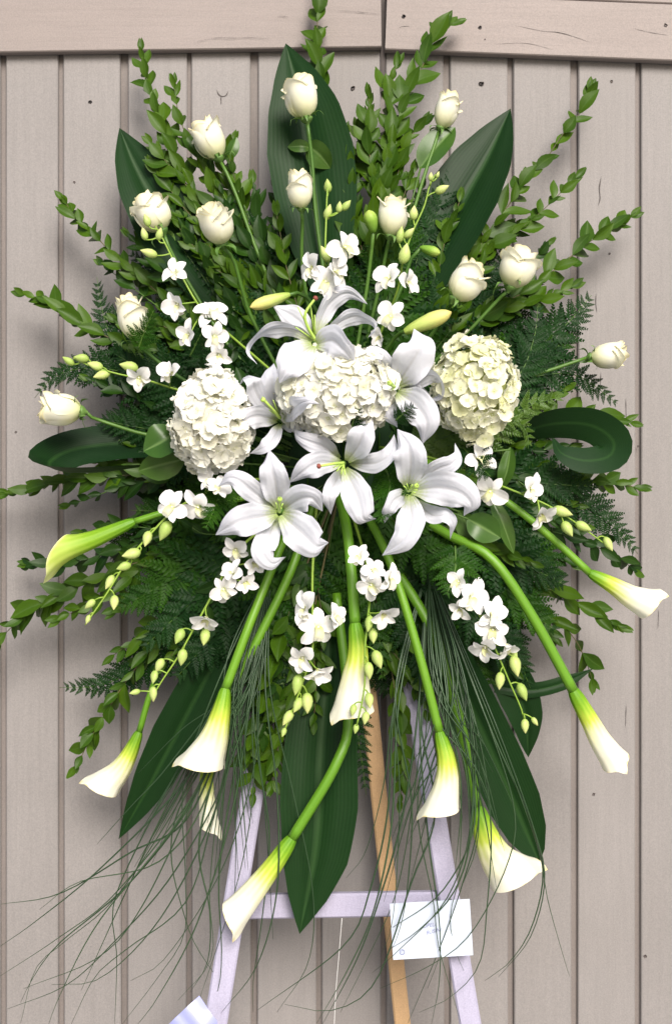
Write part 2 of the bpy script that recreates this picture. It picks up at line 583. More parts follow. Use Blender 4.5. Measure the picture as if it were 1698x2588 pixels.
def disc_mesh(name, r, mat, depth=0.0012, n=10, rough_edge=0.25, seed=1, sx=1.0, sz=1.0):
    rr = random.Random(seed)
    gg = G()
    rs = [r * (1 + rr.uniform(-rough_edge, rough_edge)) for _ in range(n)]
    for y in (0.0, -depth):
        k = 1.0 if y == 0 else 0.8
        for i in range(n):
            t = 2 * math.pi * i / n
            gg.v.append((rs[i] * k * sx * math.cos(t), y, rs[i] * k * sz * math.sin(t)))
            gg.c.append((0, 0, 0))
    for i in range(n):
        k = (i + 1) % n
        gg.f.append((i, k, n + k, n + i))
    gg.f.append(tuple(range(2 * n - 1, n - 1, -1)))
    return gg.mesh(name, mat)


for k, (x, y, r) in enumerate([(228, 257, 5), (892, 222, 6), (1216, 210, 6), (1545, 205, 4), (1540, 640, 3), (188, 460, 3), (40, 1092, 3), (1630, 2418, 5), (1500, 2008, 4), (1612, 1128, 3), (400, 2000, 2)]):
    part('nail_head', disc_mesh('nail_head', px(r, 0), NAIL, 0.0008, seed=k), wall, Matrix.Translation(P(x, y, 0) + Vector((0, -0.0012, 0))))


def crack(parent, pts, w, yoff=-0.0018):
    gg = G()
    p3 = [P(x, y, 0) + Vector((0, yoff, 0)) for x, y in pts]
    gg.ribbon(p3, px(w * 0.7, 0), [(0, 0.05), (0.3, 1), (0.6, 0.5), (0.8, 0.8), (1, 0.05)], nu=1, nv=10, ruffle=0.0)
    part('crack', gg.mesh('crack', CRACK), parent)


crack(wall, [(548, 225), (552, 237), (561, 243), (572, 240), (577, 228)], 2.4)
crack(wall, [(558, 243), (559, 253), (559, 264)], 2.2)
crack(wall, [(1519, 445), (1514, 475), (1516, 500), (1511, 520)], 2.2)
crack(wall, [(1506, 740), (1505, 765), (1508, 790)], 1.5)
crack(wall, [(1518, 940), (1516, 985)], 1.3)
crack(wall, [(1581, 1005), (1582, 1060)], 1.2)
crack(wall, [(1582, 1780), (1580, 1840)], 1.2)
crack(wall, [(1664, 1540), (1662, 1590)], 1.2)

# horizontal rails on top of the planks
def board(name, x0, x1, yl, yr, h, d0, d1, mat, parent, bev=0.002):
    """board with its lower edge running from (x0,yl) to (x1,yr) in the picture, h pixels high"""
    A, B = P(x0, yl, 0), P(x1, yr, 0)
    L = (B - A).length
    ang = math.atan2(B.z - A.z, B.x - A.x)
    gg = bevel_box((0, -d1, 0), (L, -d0, h * KPX), bev)
    # chamfer runs along z in bevel_box; turn it so that it runs along the board
    gg = G()
    H = h * KPX
    prof = [(-d0, 0), (-d1 + bev, 0), (-d1, bev), (-d1, H - bev), (-d1 + bev, H), (-d0, H)]
    n = len(prof)
    for x in (0, L):
        for p in prof:
            gg.v.append((x, p[0], p[1]))
            gg.c.append((0.5, 0.5, 0))
    for i in range(n):
        k = (i + 1) % n
        gg.f.append((i, n + i, n + k, k))
    gg.f.append(tuple(range(n)))
    gg.f.append(tuple(range(2 * n - 1, n - 1, -1)))
    M = Matrix.Translation(Vector((A.x, 0, A.z))) @ Matrix.Rotation(-ang, 4, 'Y')
    return part(name, gg.mesh(name, mat, smooth=False), parent, M)


rail_l = board('rail', -700, 963, 150, 127, 140, 0.003, 0.021, PAINT_H, wall)
rail_r = board('rail', 972, 2300, 134, 186, 141, 0.003, 0.023, PAINT_H, wall)
board('upper_board', -700, 965, 2, -21, 150, 0.003, 0.017, PAINT_H, wall)
board('upper_board', 970, 2300, -14, 42, 150, 0.003, 0.017, PAINT_H, wall)
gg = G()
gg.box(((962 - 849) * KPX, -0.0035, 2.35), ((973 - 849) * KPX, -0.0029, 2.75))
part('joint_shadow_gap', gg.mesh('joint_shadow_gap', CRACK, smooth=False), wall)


def rail_crack(pts, w):
    gg = G()
    p3 = [P(x, y, 0.0235) for x, y in pts]
    gg.ribbon(p3, px(w * 0.7, 0), [(0, 0.05), (0.2, 0.6), (0.4, 0.3), (0.55, 1), (0.75, 0.4), (0.85, 0.6), (1, 0.05)], nu=1, nv=12)
    part('crack', gg.mesh('crack', CRACK), wall)


for pts, w in (([(1300, 62), (1370, 77), (1420, 82), (1490, 105)], 1.0), ([(1400, 79), (1430, 85), (1445, 90)], 1.6),
               ([(1600, 70), (1640, 80), (1690, 88)], 0.9), ([(1250, 110), (1330, 108), (1400, 125)], 0.7),
               ([(700, 40), (715, 39), (730, 42)], 1.0), ([(560, 100), (620, 93), (680, 97)], 0.8), ([(490, 106), (540, 95), (600, 93)], 0.8),
               ([(850, 25), (900, 28), (960, 34)], 0.9), ([(1008, 70), (1015, 66), (1035, 64)], 1.2)):
    rail_crack(pts, w)
for k, (x, y, r) in enumerate([(1020, 40, 5), (1213, 68, 5), (1682, 62, 5), (1225, 98, 2)]):
    part('nail_head', disc_mesh('nail_head', px(r, 0), NAIL, 0.0006, seed=20 + k), wall, Matrix.Translation(P(x, y, 0.0233)))

# ------------------------------------------------------------------ easel
def to_ground(A, B):
    t = (0.0 - A.z) / (B.z - A.z)
    return A + (B - A) * t


def beam(name, A, B, w, t, mat, parent, origin, front=VIEW, bev=0.003):
    ax = (B - A).normalized()
    f = (front - ax * front.dot(ax)).normalized()
    s = ax.cross(f)
    gg = G()
    prof = [(-w, -t), (w, -t), (w, t - bev), (w - bev, t), (-w + bev, t), (-w, t - bev)]
    n = len(prof)
    for c in (A, B):
        for p in prof:
            gg.v.append(tuple(c + s * p[0] + f * p[1]))
            gg.c.append((0.5, 0.5, 0))
    for i in range(n):
        k = (i + 1) % n
        gg.f.append((i, k, n + k, n + i))
    gg.f.append(tuple(range(n - 1, -1, -1)))
    gg.f.append(tuple(range(n, 2 * n)))
    return part(name, gg.mesh(name, mat, origin, smooth=False), parent)


eb = Vector((0, -0.3, 0))
easel = thing('flower_easel', 'white wooden tripod easel with a bare pine back leg', 'easel', eb)
LT, LB = P(755, 1270, 0.09), to_ground(P(645, 1960, 0.19), P(545, 2588, 0.27))
RT, RB = P(960, 1230, 0.09), to_ground(P(1057, 1810, 0.17), P(1188, 2588, 0.27))
LT = P(645, 1960, 0.19) + (P(645, 1960, 0.19) - P(545, 2588, 0.27)) * 1.15
RT = P(1057, 1810, 0.17) + (P(1057, 1810, 0.17) - P(1188, 2588, 0.27)) * 0.80
beam('leg', LT, LB, px(29), 0.008, WHITE_WOOD, easel, eb)
beam('leg', RT, RB, px(27), 0.008, WHITE_WOOD, easel, eb)
beam('crossbar', P(575, 2293, 0.214), P(1160, 2283, 0.214), px(31), 0.007, WHITE_WOOD, easel, eb)
beam('back_leg', P(915, 1600, 0.12), to_ground(P(938, 1800, 0.105), P(1018, 2588, 0.055)), px(22), 0.009, RAW_WOOD, easel, eb)

for sx, sy in ((600, 2285), (592, 2300), (1138, 2276), (1144, 2292)):
    part('screw', disc_mesh('screw', px(4), METAL, 0.0015, seed=sx, rough_edge=0.02), easel, Matrix.Translation(P(sx, sy, 0.2425) - eb))

card = thing('message_card', 'small white florist card with faint blue handwriting on the easel', 'card', P(1090, 2350, 0.285))
co = Vector(card.location)
X = (P(1187, 2275, 0.285) - P(985, 2287, 0.285))
Lx = X.length
X.normalize()
Zc = Vector((-0.03, 0.05, 1))
Zc = (Zc - X * Zc.dot(X)).normalized()
Yc = Zc.cross(X)
cm = mtx(Vector((0, 0, 0)), X, Yc, Zc)
gg = G()
hw, hh = Lx / 2, px(69)
gg.box((-hw, -0.0006, -hh), (hw, 0.0006, hh))
part('paper', gg.mesh('paper', CARD, smooth=False), card, cm)


def text_mesh(s, size, mat, shear=0.35):
    cu = bpy.data.curves.new('text', 'FONT')
    cu.body = s
    cu.size = size
    cu.shear = shear
    cu.align_x = 'LEFT'
    cu.extrude = 0.0001
    to = bpy.data.objects.new('text', cu)
    COL.objects.link(to)
    bpy.context.view_layer.update()
    me = bpy.data.meshes.new_from_object(to)
    bpy.data.objects.remove(to)
    me.materials.clear()
    me.materials.append(mat)
    return me


def on_card(u, v, rot=0.0):
    return cm @ Matrix.Translation(Vector((u, -0.0010, v))) @ Matrix.Rotation(-rot, 4, 'Y') @ Matrix.Rotation(math.pi / 2, 4, 'X')


part('handwriting', text_mesh('OPELI', px(13), INK), card, on_card(px(-22), px(4), 0.12))
part('handwriting', text_mesh('BUSINI', px(13), INK), card, on_card(px(-14), px(-12), 0.17))
gg = G()
ring = [Vector((math.cos(t * 2 * math.pi / 18) * px(6), 0, math.sin(t * 2 * math.pi / 18) * px(6))) for t in range(19)]
gg.tube(ring, px(0.9), n=5, steps=24)
part('emblem_ring', gg.mesh('emblem_ring', INK), card, cm @ Matrix.Translation(Vector((px(-76), -0.0012, px(-51)))))
part('emblem_letter', text_mesh('C', px(9), INK, 0.0), card, on_card(px(-79), px(-54)))

bow = thing('satin_bow', 'white satin ribbon bow tied on the left easel leg', 'ribbon', P(560, 2680, 0.31))
bo = Vector(bow.location)
gg = G()
gg.ribbon([P(452, 2565, 0.345), P(500, 2625, 0.355), P(550, 2675, 0.335)], px(58), [(0, 1), (0.5, 0.95), (0.85, 0.5), (1, 0.25)], nu=16, nv=16, cup=-0.45, groove=0.12, ruffle=0.12, rk=5)
part('ribbon_tail', gg.mesh('ribbon_tail', SATIN, bo), bow)
gg = G()
gg.ribbon([P(560, 2680, 0.34), P(640, 2650, 0.39), P(690, 2690, 0.36), P(640, 2715, 0.33), P(560, 2685, 0.33)], px(40), [(0, 0.3), (0.5, 1), (1, 0.3)], N0=(0, 0, 1), nu=6, nv=24)
part('ribbon_loop', gg.mesh('ribbon_loop', SATIN, bo), bow)
gg = G()
gg.ribbon([P(560, 2680, 0.34), P(480, 2680, 0.38), P(430, 2720, 0.36), P(490, 2740, 0.33), P(560, 2690, 0.33)], px(40), [(0, 0.3), (0.5, 1), (1, 0.3)], N0=(0, 0, 1), nu=6, nv=24)
part('ribbon_loop', gg.mesh('ribbon_loop', SATIN, bo), bow)
gg = G()
gg.ribbon([P(560, 2690, 0.34), P(585, 2800, 0.36), P(575, 2900, 0.35)], px(42), [(0, 0.4), (0.3, 1), (1, 1)], nu=6, nv=12, ruffle=0.2)
part('ribbon_tail', gg.mesh('ribbon_tail', SATIN, bo), bow)
gg = G()
gg.lathe([(-0.02, 0.006), (-0.012, 0.017), (0.0, 0.02), (0.012, 0.017), (0.02, 0.006)], 12)
part('knot', gg.mesh('knot', SATIN), bow, Matrix.Translation(P(560, 2682, 0.342) - bo))

gg = G()
gg.tube([P(864, 2322, 0.2235), P(856, 2420, 0.226), P(848, 2520, 0.228), P(840, 2700, 0.23)], 0.00045, n=5, steps=16)
o = bpy.data.objects.new('hanging_thread', gg.mesh('hanging_thread', NYLON))
COL.objects.link(o)
o['label'] = 'thin white thread hanging below the easel crossbar'
o['category'] = 'thread'

# ------------------------------------------------------------------ floral foam that carries the stems
FC = (868, 1190)
foam = thing('floral_foam', 'dark green foam block hidden behind the lilies', 'floral foam', P(868, 1190, 0.14))
fo = Vector(foam.location)
gg = G()
rows, lcs = [], []
for j in range(13):
    ph = math.pi * j / 12
    row = []
    for i in range(20):
        t = 2 * math.pi * i / 20
        sq = lambda c, e: math.copysign(abs(c) ** e, c)
        row.append(fo + Vector((px(150) * sq(math.sin(ph), 0.6) * sq(math.cos(t), 0.5), 0.055 * sq(math.sin(ph), 0.6) * sq(math.sin(t), 0.5), px(210) * sq(math.cos(ph), 0.6))))
    rows.append(row)
    lcs.append([(0, 0, 0)] * 20)
gg.grid(rows, lcs, wrap=True)
part('foam_block', gg.mesh('foam_block', FOAM, fo), foam)
gg = G()
for s in (-90, 0, 90):
    gg.tube([P(868 + s, 990, 0.15), P(868 + s, 1190, 0.21), P(868 + s, 1390, 0.15)], 0.002, n=5, steps=10)
part('cage_bars', gg.mesh('cage_bars', FERN_G, fo), foam)


def to_foam(x, y, f=0.13):
    return FC[0] + f * (x - FC[0]), FC[1] + f * (y - FC[1])


# ------------------------------------------------------------------ leaf meshes shared by all sprigs
def small_leaf(name, w, mat, fold=0.22, droop=0.12, seed=0, nv=6):
    gg = G()
    rr = random.Random(seed)
    rows, lcs = [], []
    tb = [(0, 0.04), (0.12, 0.42), (0.3, 0.86), (0.48, 1.0), (0.68, 0.80), (0.86, 0.40), (1, 0.02)]
    sw = rr.uniform(-0.06, 0.06)
    for j in range(nv + 1):
        v = j / nv
        ww = w * table(tb, v)
        rows.append([Vector((v, u * ww + sw * math.sin(v * math.pi), fold * ww * abs(u) - droop * v * v + 0.03 * math.sin(v * 5 + seed))) for u in (-1, -0.5, 0, 0.5, 1)])
        lcs.append([(u * 0.5 + 0.5, v, 0) for u in (-1, -0.5, 0, 0.5, 1)])
    gg.grid(rows, lcs)
    return gg.mesh(name, mat)


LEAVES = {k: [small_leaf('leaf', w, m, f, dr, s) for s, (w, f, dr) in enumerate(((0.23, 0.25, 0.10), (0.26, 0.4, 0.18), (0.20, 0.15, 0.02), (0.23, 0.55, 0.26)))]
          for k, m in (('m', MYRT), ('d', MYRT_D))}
YOUNG = [small_leaf('leaf', w, MYRT, 0.3, -0.1, 9) for w in (0.2, 0.23)]


def sprig(label, pts, d0=0.10, d1=0.17, kind='m', L=56, gap=24, seed=0, stop=0.75, spread=0.52, group=None, extend=True, name='myrtle_sprig', cat='sprig', d_mid=None):
    """pts run from the tip to the foliage; the stem then goes on into the foam"""
    rr = random.Random(seed + len(pts) * 13 + int(pts[0][0]))
    pp = list(pts)
    if extend:
        pp.append(to_foam(*pts[-1]))
    pp = pp[::-1]
    n = len(pp) - 1
    p3 = []
    for i, (x, y) in enumerate(pp):
        t = i / n
        d = lerp(d1, d0, t)
        if d_mid is not None:
            d += (d_mid - lerp(d1, d0, 0.5)) * math.sin(math.pi * t)
        p3.append(P(x, y, d))
    base = p3[0]
    th = thing(name, label, cat, base, group)
    length = sum((b - a).length for a, b in zip(p3, p3[1:]))
    steps = max(14, int(length / px(16)))
    gg = G()
    gg.tube(p3, px(3.2), px(1.0), n=5, steps=min(steps, 40))
    part('stem', gg.mesh('stem', TWIG if kind != 'd' else STEM, base), th)
    gapm, Lm = px(gap * 1.14), px(L * 1.2)

    def dress(p3, steps, total, start, size):
        C = resample(p3, steps)
        F = frames(C, VIEW)
        node = rr.randint(0, 3)
        pos = start
        while pos < total:
            fi = pos / total * steps
            k = min(int(fi), steps - 1)
            c = C[k].lerp(C[k + 1], fi - k)
            T, N, B = F[k]
            near_tip = (total - pos) / px(60)
            taper = (0.55 + 0.45 * min(1, near_tip / 1.6)) * size
            az = node * math.pi / 2 + rr.uniform(-0.5, 0.5)
            for sgn in (0, math.pi):
                a = az + sgn
                side = B * math.cos(a) + N * math.sin(a)
                up = spread * (0.55 + 0.45 * min(1, near_tip)) * rr.uniform(0.6, 1.6)
                Xa = (T + side * up).normalized()
                Z = (N * 0.9 + VIEW * 0.6 + Vector((rr.uniform(-.6, .6), rr.uniform(-.3, .3), rr.uniform(-.2, .8))) - side * 0.2)
                Z = (Z - Xa * Z.dot(Xa)).normalized()
                if rr.random() < 0.08:
                    continue
                sc = Lm * taper * rr.uniform(0.6, 1.28)
                me = rr.choice(LEAVES[kind] if near_tip > 0.7 or kind == 'd' else YOUNG)
                part('leaf', me, th, mtx(c - base, Xa, Z.cross(Xa), Z, sc, sc * rr.uniform(0.8, 1.25)))
            pos += gapm * rr.uniform(0.65, 1.4) * (0.75 + 0.25 * taper)
            node += 1
        T, N, B = F[-1]
        for q in range(2):
            Xa = (T + B * rr.uniform(-.25, .25)).normalized()
            Z = (VIEW + Vector((rr.uniform(-.4, .4), 0, .2)))
            Z = (Z - Xa * Z.dot(Xa)).normalized()
            part('leaf', rr.choice(YOUNG), th, mtx(C[-1] - base, Xa, Z.cross(Xa), Z, Lm * 0.6))
        return C, F

    C, F = dress(p3, steps, length, length * (1 - stop), 1.0)
    if len(pts) >= 5:
        for q, (t0, sg) in enumerate(((0.36, rr.choice((-1, 1))), (0.50, rr.choice((-1, 1))))):
            k = int(t0 * steps)
            T, N, B = F[k]
            ln = length * rr.uniform(0.20, 0.30)
            dr = (T + B * sg * rr.uniform(0.32, 0.5)).normalized()
            q3 = [C[k], C[k] + dr * ln * 0.5 + N * px(6), C[k] + (dr * 0.8 + T * 0.3).normalized() * ln]
            gt = G()
            gt.tube(q3, px(1.8), px(0.8), n=5, steps=10)
            part('twig', gt.mesh('twig', TWIG if kind != 'd' else STEM, base), th)
            dress(q3, 12, ln, ln * 0.15, 0.85)
    return th


SPG = 'myrtle sprigs round the rim'
sprig('leafy sprig at upper left whose tip touches the wooden rail', [(357, 130), (375, 215), (405, 300), (440, 385), (500, 500), (600, 700)], 0.07, L=58, seed=1)
sprig('leafy sprig just left of the upper left rose at the rail', [(440, 215), (448, 270), (470, 340), (520, 440), (590, 600)], 0.10, L=56, seed=2)
sprig('leafy sprig crossing the upper left broad leaf', [(385, 365), (430, 420), (480, 480), (550, 590), (640, 760)], 0.13, L=54, seed=3)
sprig('leafy sprig under the second highest rose on the left', [(585, 360), (560, 430), (600, 520), (640, 620), (700, 780)], 0.12, L=54, seed=4)
sprig('tallest leafy sprig running out of the top of the picture', [(803, -30), (802, 60), (800, 130), (815, 200), (840, 290), (862, 400), (880, 600)], 0.06, 0.12, L=58, seed=5)
sprig('leafy sprig with hooked tip on the rail right of the joint', [(1145, 60), (1105, 75), (1080, 140), (1055, 190), (1020, 260), (985, 380), (955, 560)], 0.07, L=62, seed=6)
sprig('upright leafy sprig left of the hooked sprig tip', [(1003, 165), (985, 230), (983, 320), (978, 420), (950, 580)], 0.11, L=60, seed=7)
sprig('short leafy sprig right of the tall broad leaf', [(905, 330), (925, 400), (950, 470), (950, 600)], 0.12, L=58, seed=8)
sprig('leafy sprig below the small rose at upper right', [(1065, 310), (1020, 370), (1005, 440), (970, 560)], 0.13, L=56, seed=9)
sprig('long leafy sprig at upper right beyond the broad leaf', [(1488, 228), (1468, 280), (1420, 340), (1380, 400), (1330, 450), (1290, 510), (1220, 610), (1120, 760)], 0.07, L=60, gap=27, seed=10)
sprig('small leafy side sprig under the upper right sprig', [(1330, 560), (1290, 580), (1230, 620), (1120, 740)], 0.10, L=50, seed=11)
sprig('leafy sprig reaching right above the white rose pair', [(1592, 548), (1540, 580), (1490, 610), (1440, 650), (1390, 690), (1320, 740), (1180, 830)], 0.08, L=60, seed=12)
sprig('upper of the leafy sprigs reaching left over the planks', [(162, 505), (195, 555), (235, 590), (275, 630), (320, 670), (400, 740), (520, 850)], 0.08, L=56, gap=27, seed=13)
sprig('little leafy sprig between the two left reaching sprigs', [(262, 670), (300, 700), (340, 730), (420, 790), (540, 880)], 0.11, L=50, gap=28, seed=14, kind='d')
sprig('leafy sprig pointing left above the leftmost fern', [(62, 745), (105, 757), (150, 780), (200, 815), (270, 850), (400, 910), (560, 990)], 0.09, L=58, seed=15)
sprig('leafy sprig pointing left below the folded leaf', [(20, 1248), (80, 1235), (140, 1222), (220, 1210), (330, 1200), (480, 1180)], 0.09, L=56, seed=16)
sprig('spreading leafy sprig under the left round leaves', [(180, 1275), (240, 1255), (320, 1225), (450, 1210)], 0.12, L=52, seed=17, kind='d')
sprig('leafy sprig at lower left leaving the picture edge', [(-8, 1625), (40, 1575), (95, 1535), (160, 1500), (230, 1470), (320, 1430), (480, 1380)], 0.11, L=66, gap=28, seed=18)
sprig('leafy sprig behind the green calla on the left', [(75, 1425), (140, 1420), (210, 1415), (300, 1390), (450, 1340)], 0.08, L=54, seed=19, kind='d')
sprig('drooping leafy sprig above the lowest left calla', [(195, 1935), (230, 1865), (275, 1790), (320, 1720), (400, 1620), (520, 1500)], 0.12, L=64, gap=26, seed=20)
sprig('leafy sprig tip above the looped leaf on the right', [(1590, 1068), (1530, 1058), (1470, 1050), (1380, 1060), (1250, 1100)], 0.10, L=58, seed=21)
sprig('leafy sprig tip below the looped leaf on the right', [(1612, 1232), (1550, 1222), (1480, 1215), (1380, 1220), (1220, 1220)], 0.10, L=58, seed=22)
sprig('leafy sprig reaching right between two right callas', [(1560, 1580), (1510, 1553), (1450, 1520), (1390, 1490), (1320, 1480), (1220, 1440), (1120, 1380)], 0.12, L=66, seed=23)
sprig('leafy sprig hanging behind the lower right calla stem', [(1495, 1715), (1480, 1670), (1455, 1620), (1420, 1580), (1370, 1550), (1270, 1480), (1140, 1400)], 0.08, L=60, gap=36, seed=24, stop=0.7)
sprig('bright leafy sprig hanging over the left easel leg', [(690, 1975), (700, 1900), (720, 1830), (745, 1740), (780, 1600)], 0.235, 0.21, L=58, seed=25, stop=0.55, spread=0.8)
sprig('short bright leafy sprig left of the lowest broad leaf', [(640, 2000), (650, 1930), (680, 1850), (740, 1700)], 0.23, 0.2, L=58, seed=26, stop=0.6, spread=0.8)
sprig('narrow leafy sprig hanging between the pine leg and white leg', [(1012, 2020), (1016, 1950), (1015, 1870), (1000, 1760), (970, 1600)], 0.20, 0.19, L=50, gap=22, spread=0.45, seed=27, stop=0.55)
sprig('dark leafy sprig standing between the two upper left roses', [(640, 465), (650, 540), (665, 620), (720, 780)], 0.15, 0.18, L=58, kind='d', seed=28)
sprig('pair leafed sprig left of the middle top rose stem', [(700, 545), (712, 610), (725, 680), (770, 840)], 0.21, 0.19, L=58, seed=29, gap=40)
sprig('dark leafy sprig beside the right calla spathe', [(1600, 1440), (1560, 1405), (1500, 1380), (1420, 1350), (1260, 1310)], 0.08, L=58, kind='d', seed=30)
sprig('leafy sprig above the left hydrangea', [(610, 860), (580, 900), (600, 960), (700, 1060)], 0.24, 0.2, L=46, kind='d', seed=31)
sprig('leafy sprig just below the left hanging orchids', [(480, 1330), (520, 1350), (600, 1340), (720, 1290)], 0.22, 0.19, L=50, kind='d', seed=32)
sprig('leafy sprig spreading right under the right hydrangea', [(1330, 1230), (1280, 1200), (1200, 1190), (1050, 1190)], 0.22, 0.19, L=54, seed=33, kind='d')
sprig('leafy sprig low on the left among the grass blades', [(520, 1560), (540, 1500), (600, 1420), (720, 1320)], 0.2, 0.18, L=52, kind='d', seed=34)
sprig('small leafy sprig right of the central calla', [(1085, 1770), (1060, 1700), (1030, 1600), (990, 1480)], 0.2, 0.18, L=44, seed=35, kind='d')
sprig('leafy sprig above the lower right hanging orchids', [(1340, 1420), (1290, 1400), (1200, 1370), (1080, 1320)], 0.22, 0.19, L=54, seed=36)
fill = random.Random(5)
EXTRA_S = [(330, 1500), (400, 1590), (470, 1690), (300, 1330), (1470, 1330), (1400, 1610), (1300, 1690), (330, 600), (430, 520), (560, 480), (700, 480), (900, 470), (1060, 480), (1200, 540), (1380, 620), (1440, 1130), (560, 1720), (230, 960)]
for k in range(44):
    a = 2.399963 * k
    r = fill.uniform(330, 560)
    x, y = FC[0] + r * math.cos(a), FC[1] - 60 + r * 1.08 * math.sin(a)
    if k < len(EXTRA_S):
        x, y = EXTRA_S[k]
    m = fill.uniform(0.55, 0.7)
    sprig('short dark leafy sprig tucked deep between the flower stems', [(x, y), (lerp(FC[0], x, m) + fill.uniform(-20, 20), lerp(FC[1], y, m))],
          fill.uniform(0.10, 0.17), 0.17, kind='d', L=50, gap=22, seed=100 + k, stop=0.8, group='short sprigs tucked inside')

# ------------------------------------------------------------------ fern fronds
EXTRA_F = [(300, 1540), (360, 1640), (440, 1720), (540, 1760), (260, 1400), (1430, 1480), (1410, 1600), (1330, 1690), (1240, 1740), (1500, 1230), (340, 560), (270, 780), (300, 900), (440, 520), (620, 520), (760, 500), (900, 520), (1020, 500), (1280, 620), (1370, 700), (1450, 850), (1430, 1060), (1120, 1760), (980, 1760), (860, 1760), (640, 1740), (250, 1060), (700, 1720)]
def pinna_mesh(mat, seed, n=9):
    rr = random.Random(seed)
    gg = G()
    w = 0.018
    rows = [[Vector((t, -w * (1 - t), -0.05 * t * t)), Vector((t, w * (1 - t), -0.05 * t * t))] for t in (0, 0.5, 1.0)]
    gg.grid(rows, [[(0.4, t, 0), (0.6, t, 0)] for t in (0, 0.5, 1.0)])
    for i in range(n):
        t = 0.06 + 0.90 * i / (n - 1)
        ln = 0.34 * (1 - t) ** 0.75 + 0.04
        wd = 0.068 * (1 - 0.45 * t)
        for s in (-1, 1):
            a = math.radians(lerp(62, 32, t)) + rr.uniform(-0.1, 0.1)
            d = Vector((math.cos(a), s * math.sin(a), 0))
            q = Vector((-d.y, d.x, 0))
            b0 = Vector((t + (0.02 if s > 0 else 0), 0, -0.05 * t * t))
            z1, z2 = rr.uniform(0.0, 0.03), rr.uniform(-0.06, 0.02)
            base = len(gg.v)
            pts = [b0 - q * wd * 0.5, b0 + q * wd * 0.5,
                   b0 + d * ln * 0.5 - q * wd * 0.95 + Vector((0, 0, z1 + 0.012)), b0 + d * ln * 0.5 + Vector((0, 0, z1)), b0 + d * ln * 0.5 + q * wd * 0.95 + Vector((0, 0, z1 + 0.012)),
                   b0 + d * ln + Vector((0, 0, z2))]
            gg.v += [tuple(p) for p in pts]
            gg.c += [(0.3, 0.2, 0), (0.7, 0.2, 0), (0.1, 0.5, 0), (0.5, 0.5, 0), (0.9, 0.5, 0), (0.5, 1, 0)]
            gg.f += [(base, base + 3, base + 2), (base, base + 1, base + 3), (base + 1, base + 4, base + 3), (base + 2, base + 3, base + 5), (base + 3, base + 4, base + 5)]
    return gg.mesh('pinna', mat, smooth=False)


PINNA = {k: [pinna_mesh(m, s) for s in range(3)] for k, m in (('f', FERN), ('g', FERN_G), ('y', FERN_Y))}


def frond(label, pts, d0=0.10, d1=0.18, kind='f', W=120, gap=26, seed=0, group=None, extend=True, start=0.25, face=VIEW, bow=0.0):
    """pts from the tip to the foliage"""
    rr = random.Random(seed * 7 + int(pts[0][1]))
    pp = list(pts)
    if extend:
        pp.append(to_foam(*pts[-1], 0.2))
    pp = pp[::-1]
    n = len(pp) - 1
    p3 = [P(x, y, lerp(d1, d0, i / n) + bow * math.sin(math.pi * i / n)) for i, (x, y) in enumerate(pp)]
    base = p3[0]
    th = thing('fern_frond', label, 'fern', base, group)
    length = sum((b - a).length for a, b in zip(p3, p3[1:]))
    steps = max(16, int(length / px(14)))
    C = resample(p3, steps)
    F = frames(C, face)
    gg = G()
    gg.tube(p3, px(2.6), px(0.7), n=5, steps=min(steps, 30))
    part('rachis', gg.mesh('rachis', STEM, base), th)
    pos = length * start
    i = 0
    while pos < length * 0.985:
        t = (pos / length - start) / (1 - start)
        k = min(int(pos / length * steps), steps - 1)
        c = C[k].lerp(C[k + 1], pos / length * steps - k)
        T, N, B = F[k]
        ln = px(W * 1.15) * (1 - t) ** 0.8 * (0.75 + 0.25 * min(1, t / 0.12)) + px(10)
        for s in (-1, 1):
            a = math.radians(lerp(66, 38, t)) + rr.uniform(-0.12, 0.12)
            Xa = (T * math.cos(a) + B * (s * math.sin(a)) + N * rr.uniform(-0.22, 0.22)).normalized()
            Z = N + Vector((rr.uniform(-.3, .3), rr.uniform(-.2, .2), rr.uniform(-.2, .4)))
            Z = (Z - Xa * Z.dot(Xa)).normalized()
            l2 = ln * rr.uniform(0.85, 1.1)
            part('pinna', rr.choice(PINNA[kind]), th, mtx(c - base, Xa, Z.cross(Xa), Z, l2, l2 * 0.95))
        pos += px(gap * 1.3) * (1 - 0.45 * t)
        i += 1
    return th


frond('dark fern frond standing at top right below the broad leaf', [(1150, 420), (1110, 520), (1060, 640), (1000, 800)], 0.13, W=150, seed=1)
frond('dark fern frond leaning right behind the upper right rose', [(1290, 560), (1220, 640), (1120, 740), (1000, 880)], 0.11, W=120, seed=2)
frond('large fern frond fanning out at right above the rose', [(1495, 745), (1430, 820), (1340, 890), (1200, 980)], 0.10, W=165, seed=3)
frond('fern frond with drooping tips under the right rose', [(1560, 1020), (1460, 950), (1360, 950), (1200, 990)], 0.12, W=130, seed=4)
frond('upright fern frond right of the right hydrangea', [(1360, 760), (1350, 850), (1310, 950), (1200, 1060)], 0.16, 0.2, W=130, seed=5)
frond('yellow green fern frond beside the right hydrangea', [(1425, 1000), (1370, 1015), (1310, 1040), (1220, 1100)], 0.24, 0.22, kind='y', W=88, seed=6)
frond('yellow green fern tip hanging under the right hydrangea', [(1335, 1135), (1330, 1090), (1290, 1060), (1200, 1080)], 0.25, 0.22, kind='y', W=60, gap=22, seed=7)
frond('fern frond pointing up beside the leftmost small rose', [(245, 700), (260, 790), (300, 880), (420, 970)], 0.10, W=110, seed=8)
frond('grey green fern frond at far left above the rose', [(88, 1005), (140, 950), (230, 930), (360, 950), (500, 1000)], 0.10, W=125, seed=9)
frond('fern frond at lower left against the planks', [(150, 1738), (240, 1735), (330, 1700), (430, 1620), (560, 1500)], 0.10, W=125, seed=10)
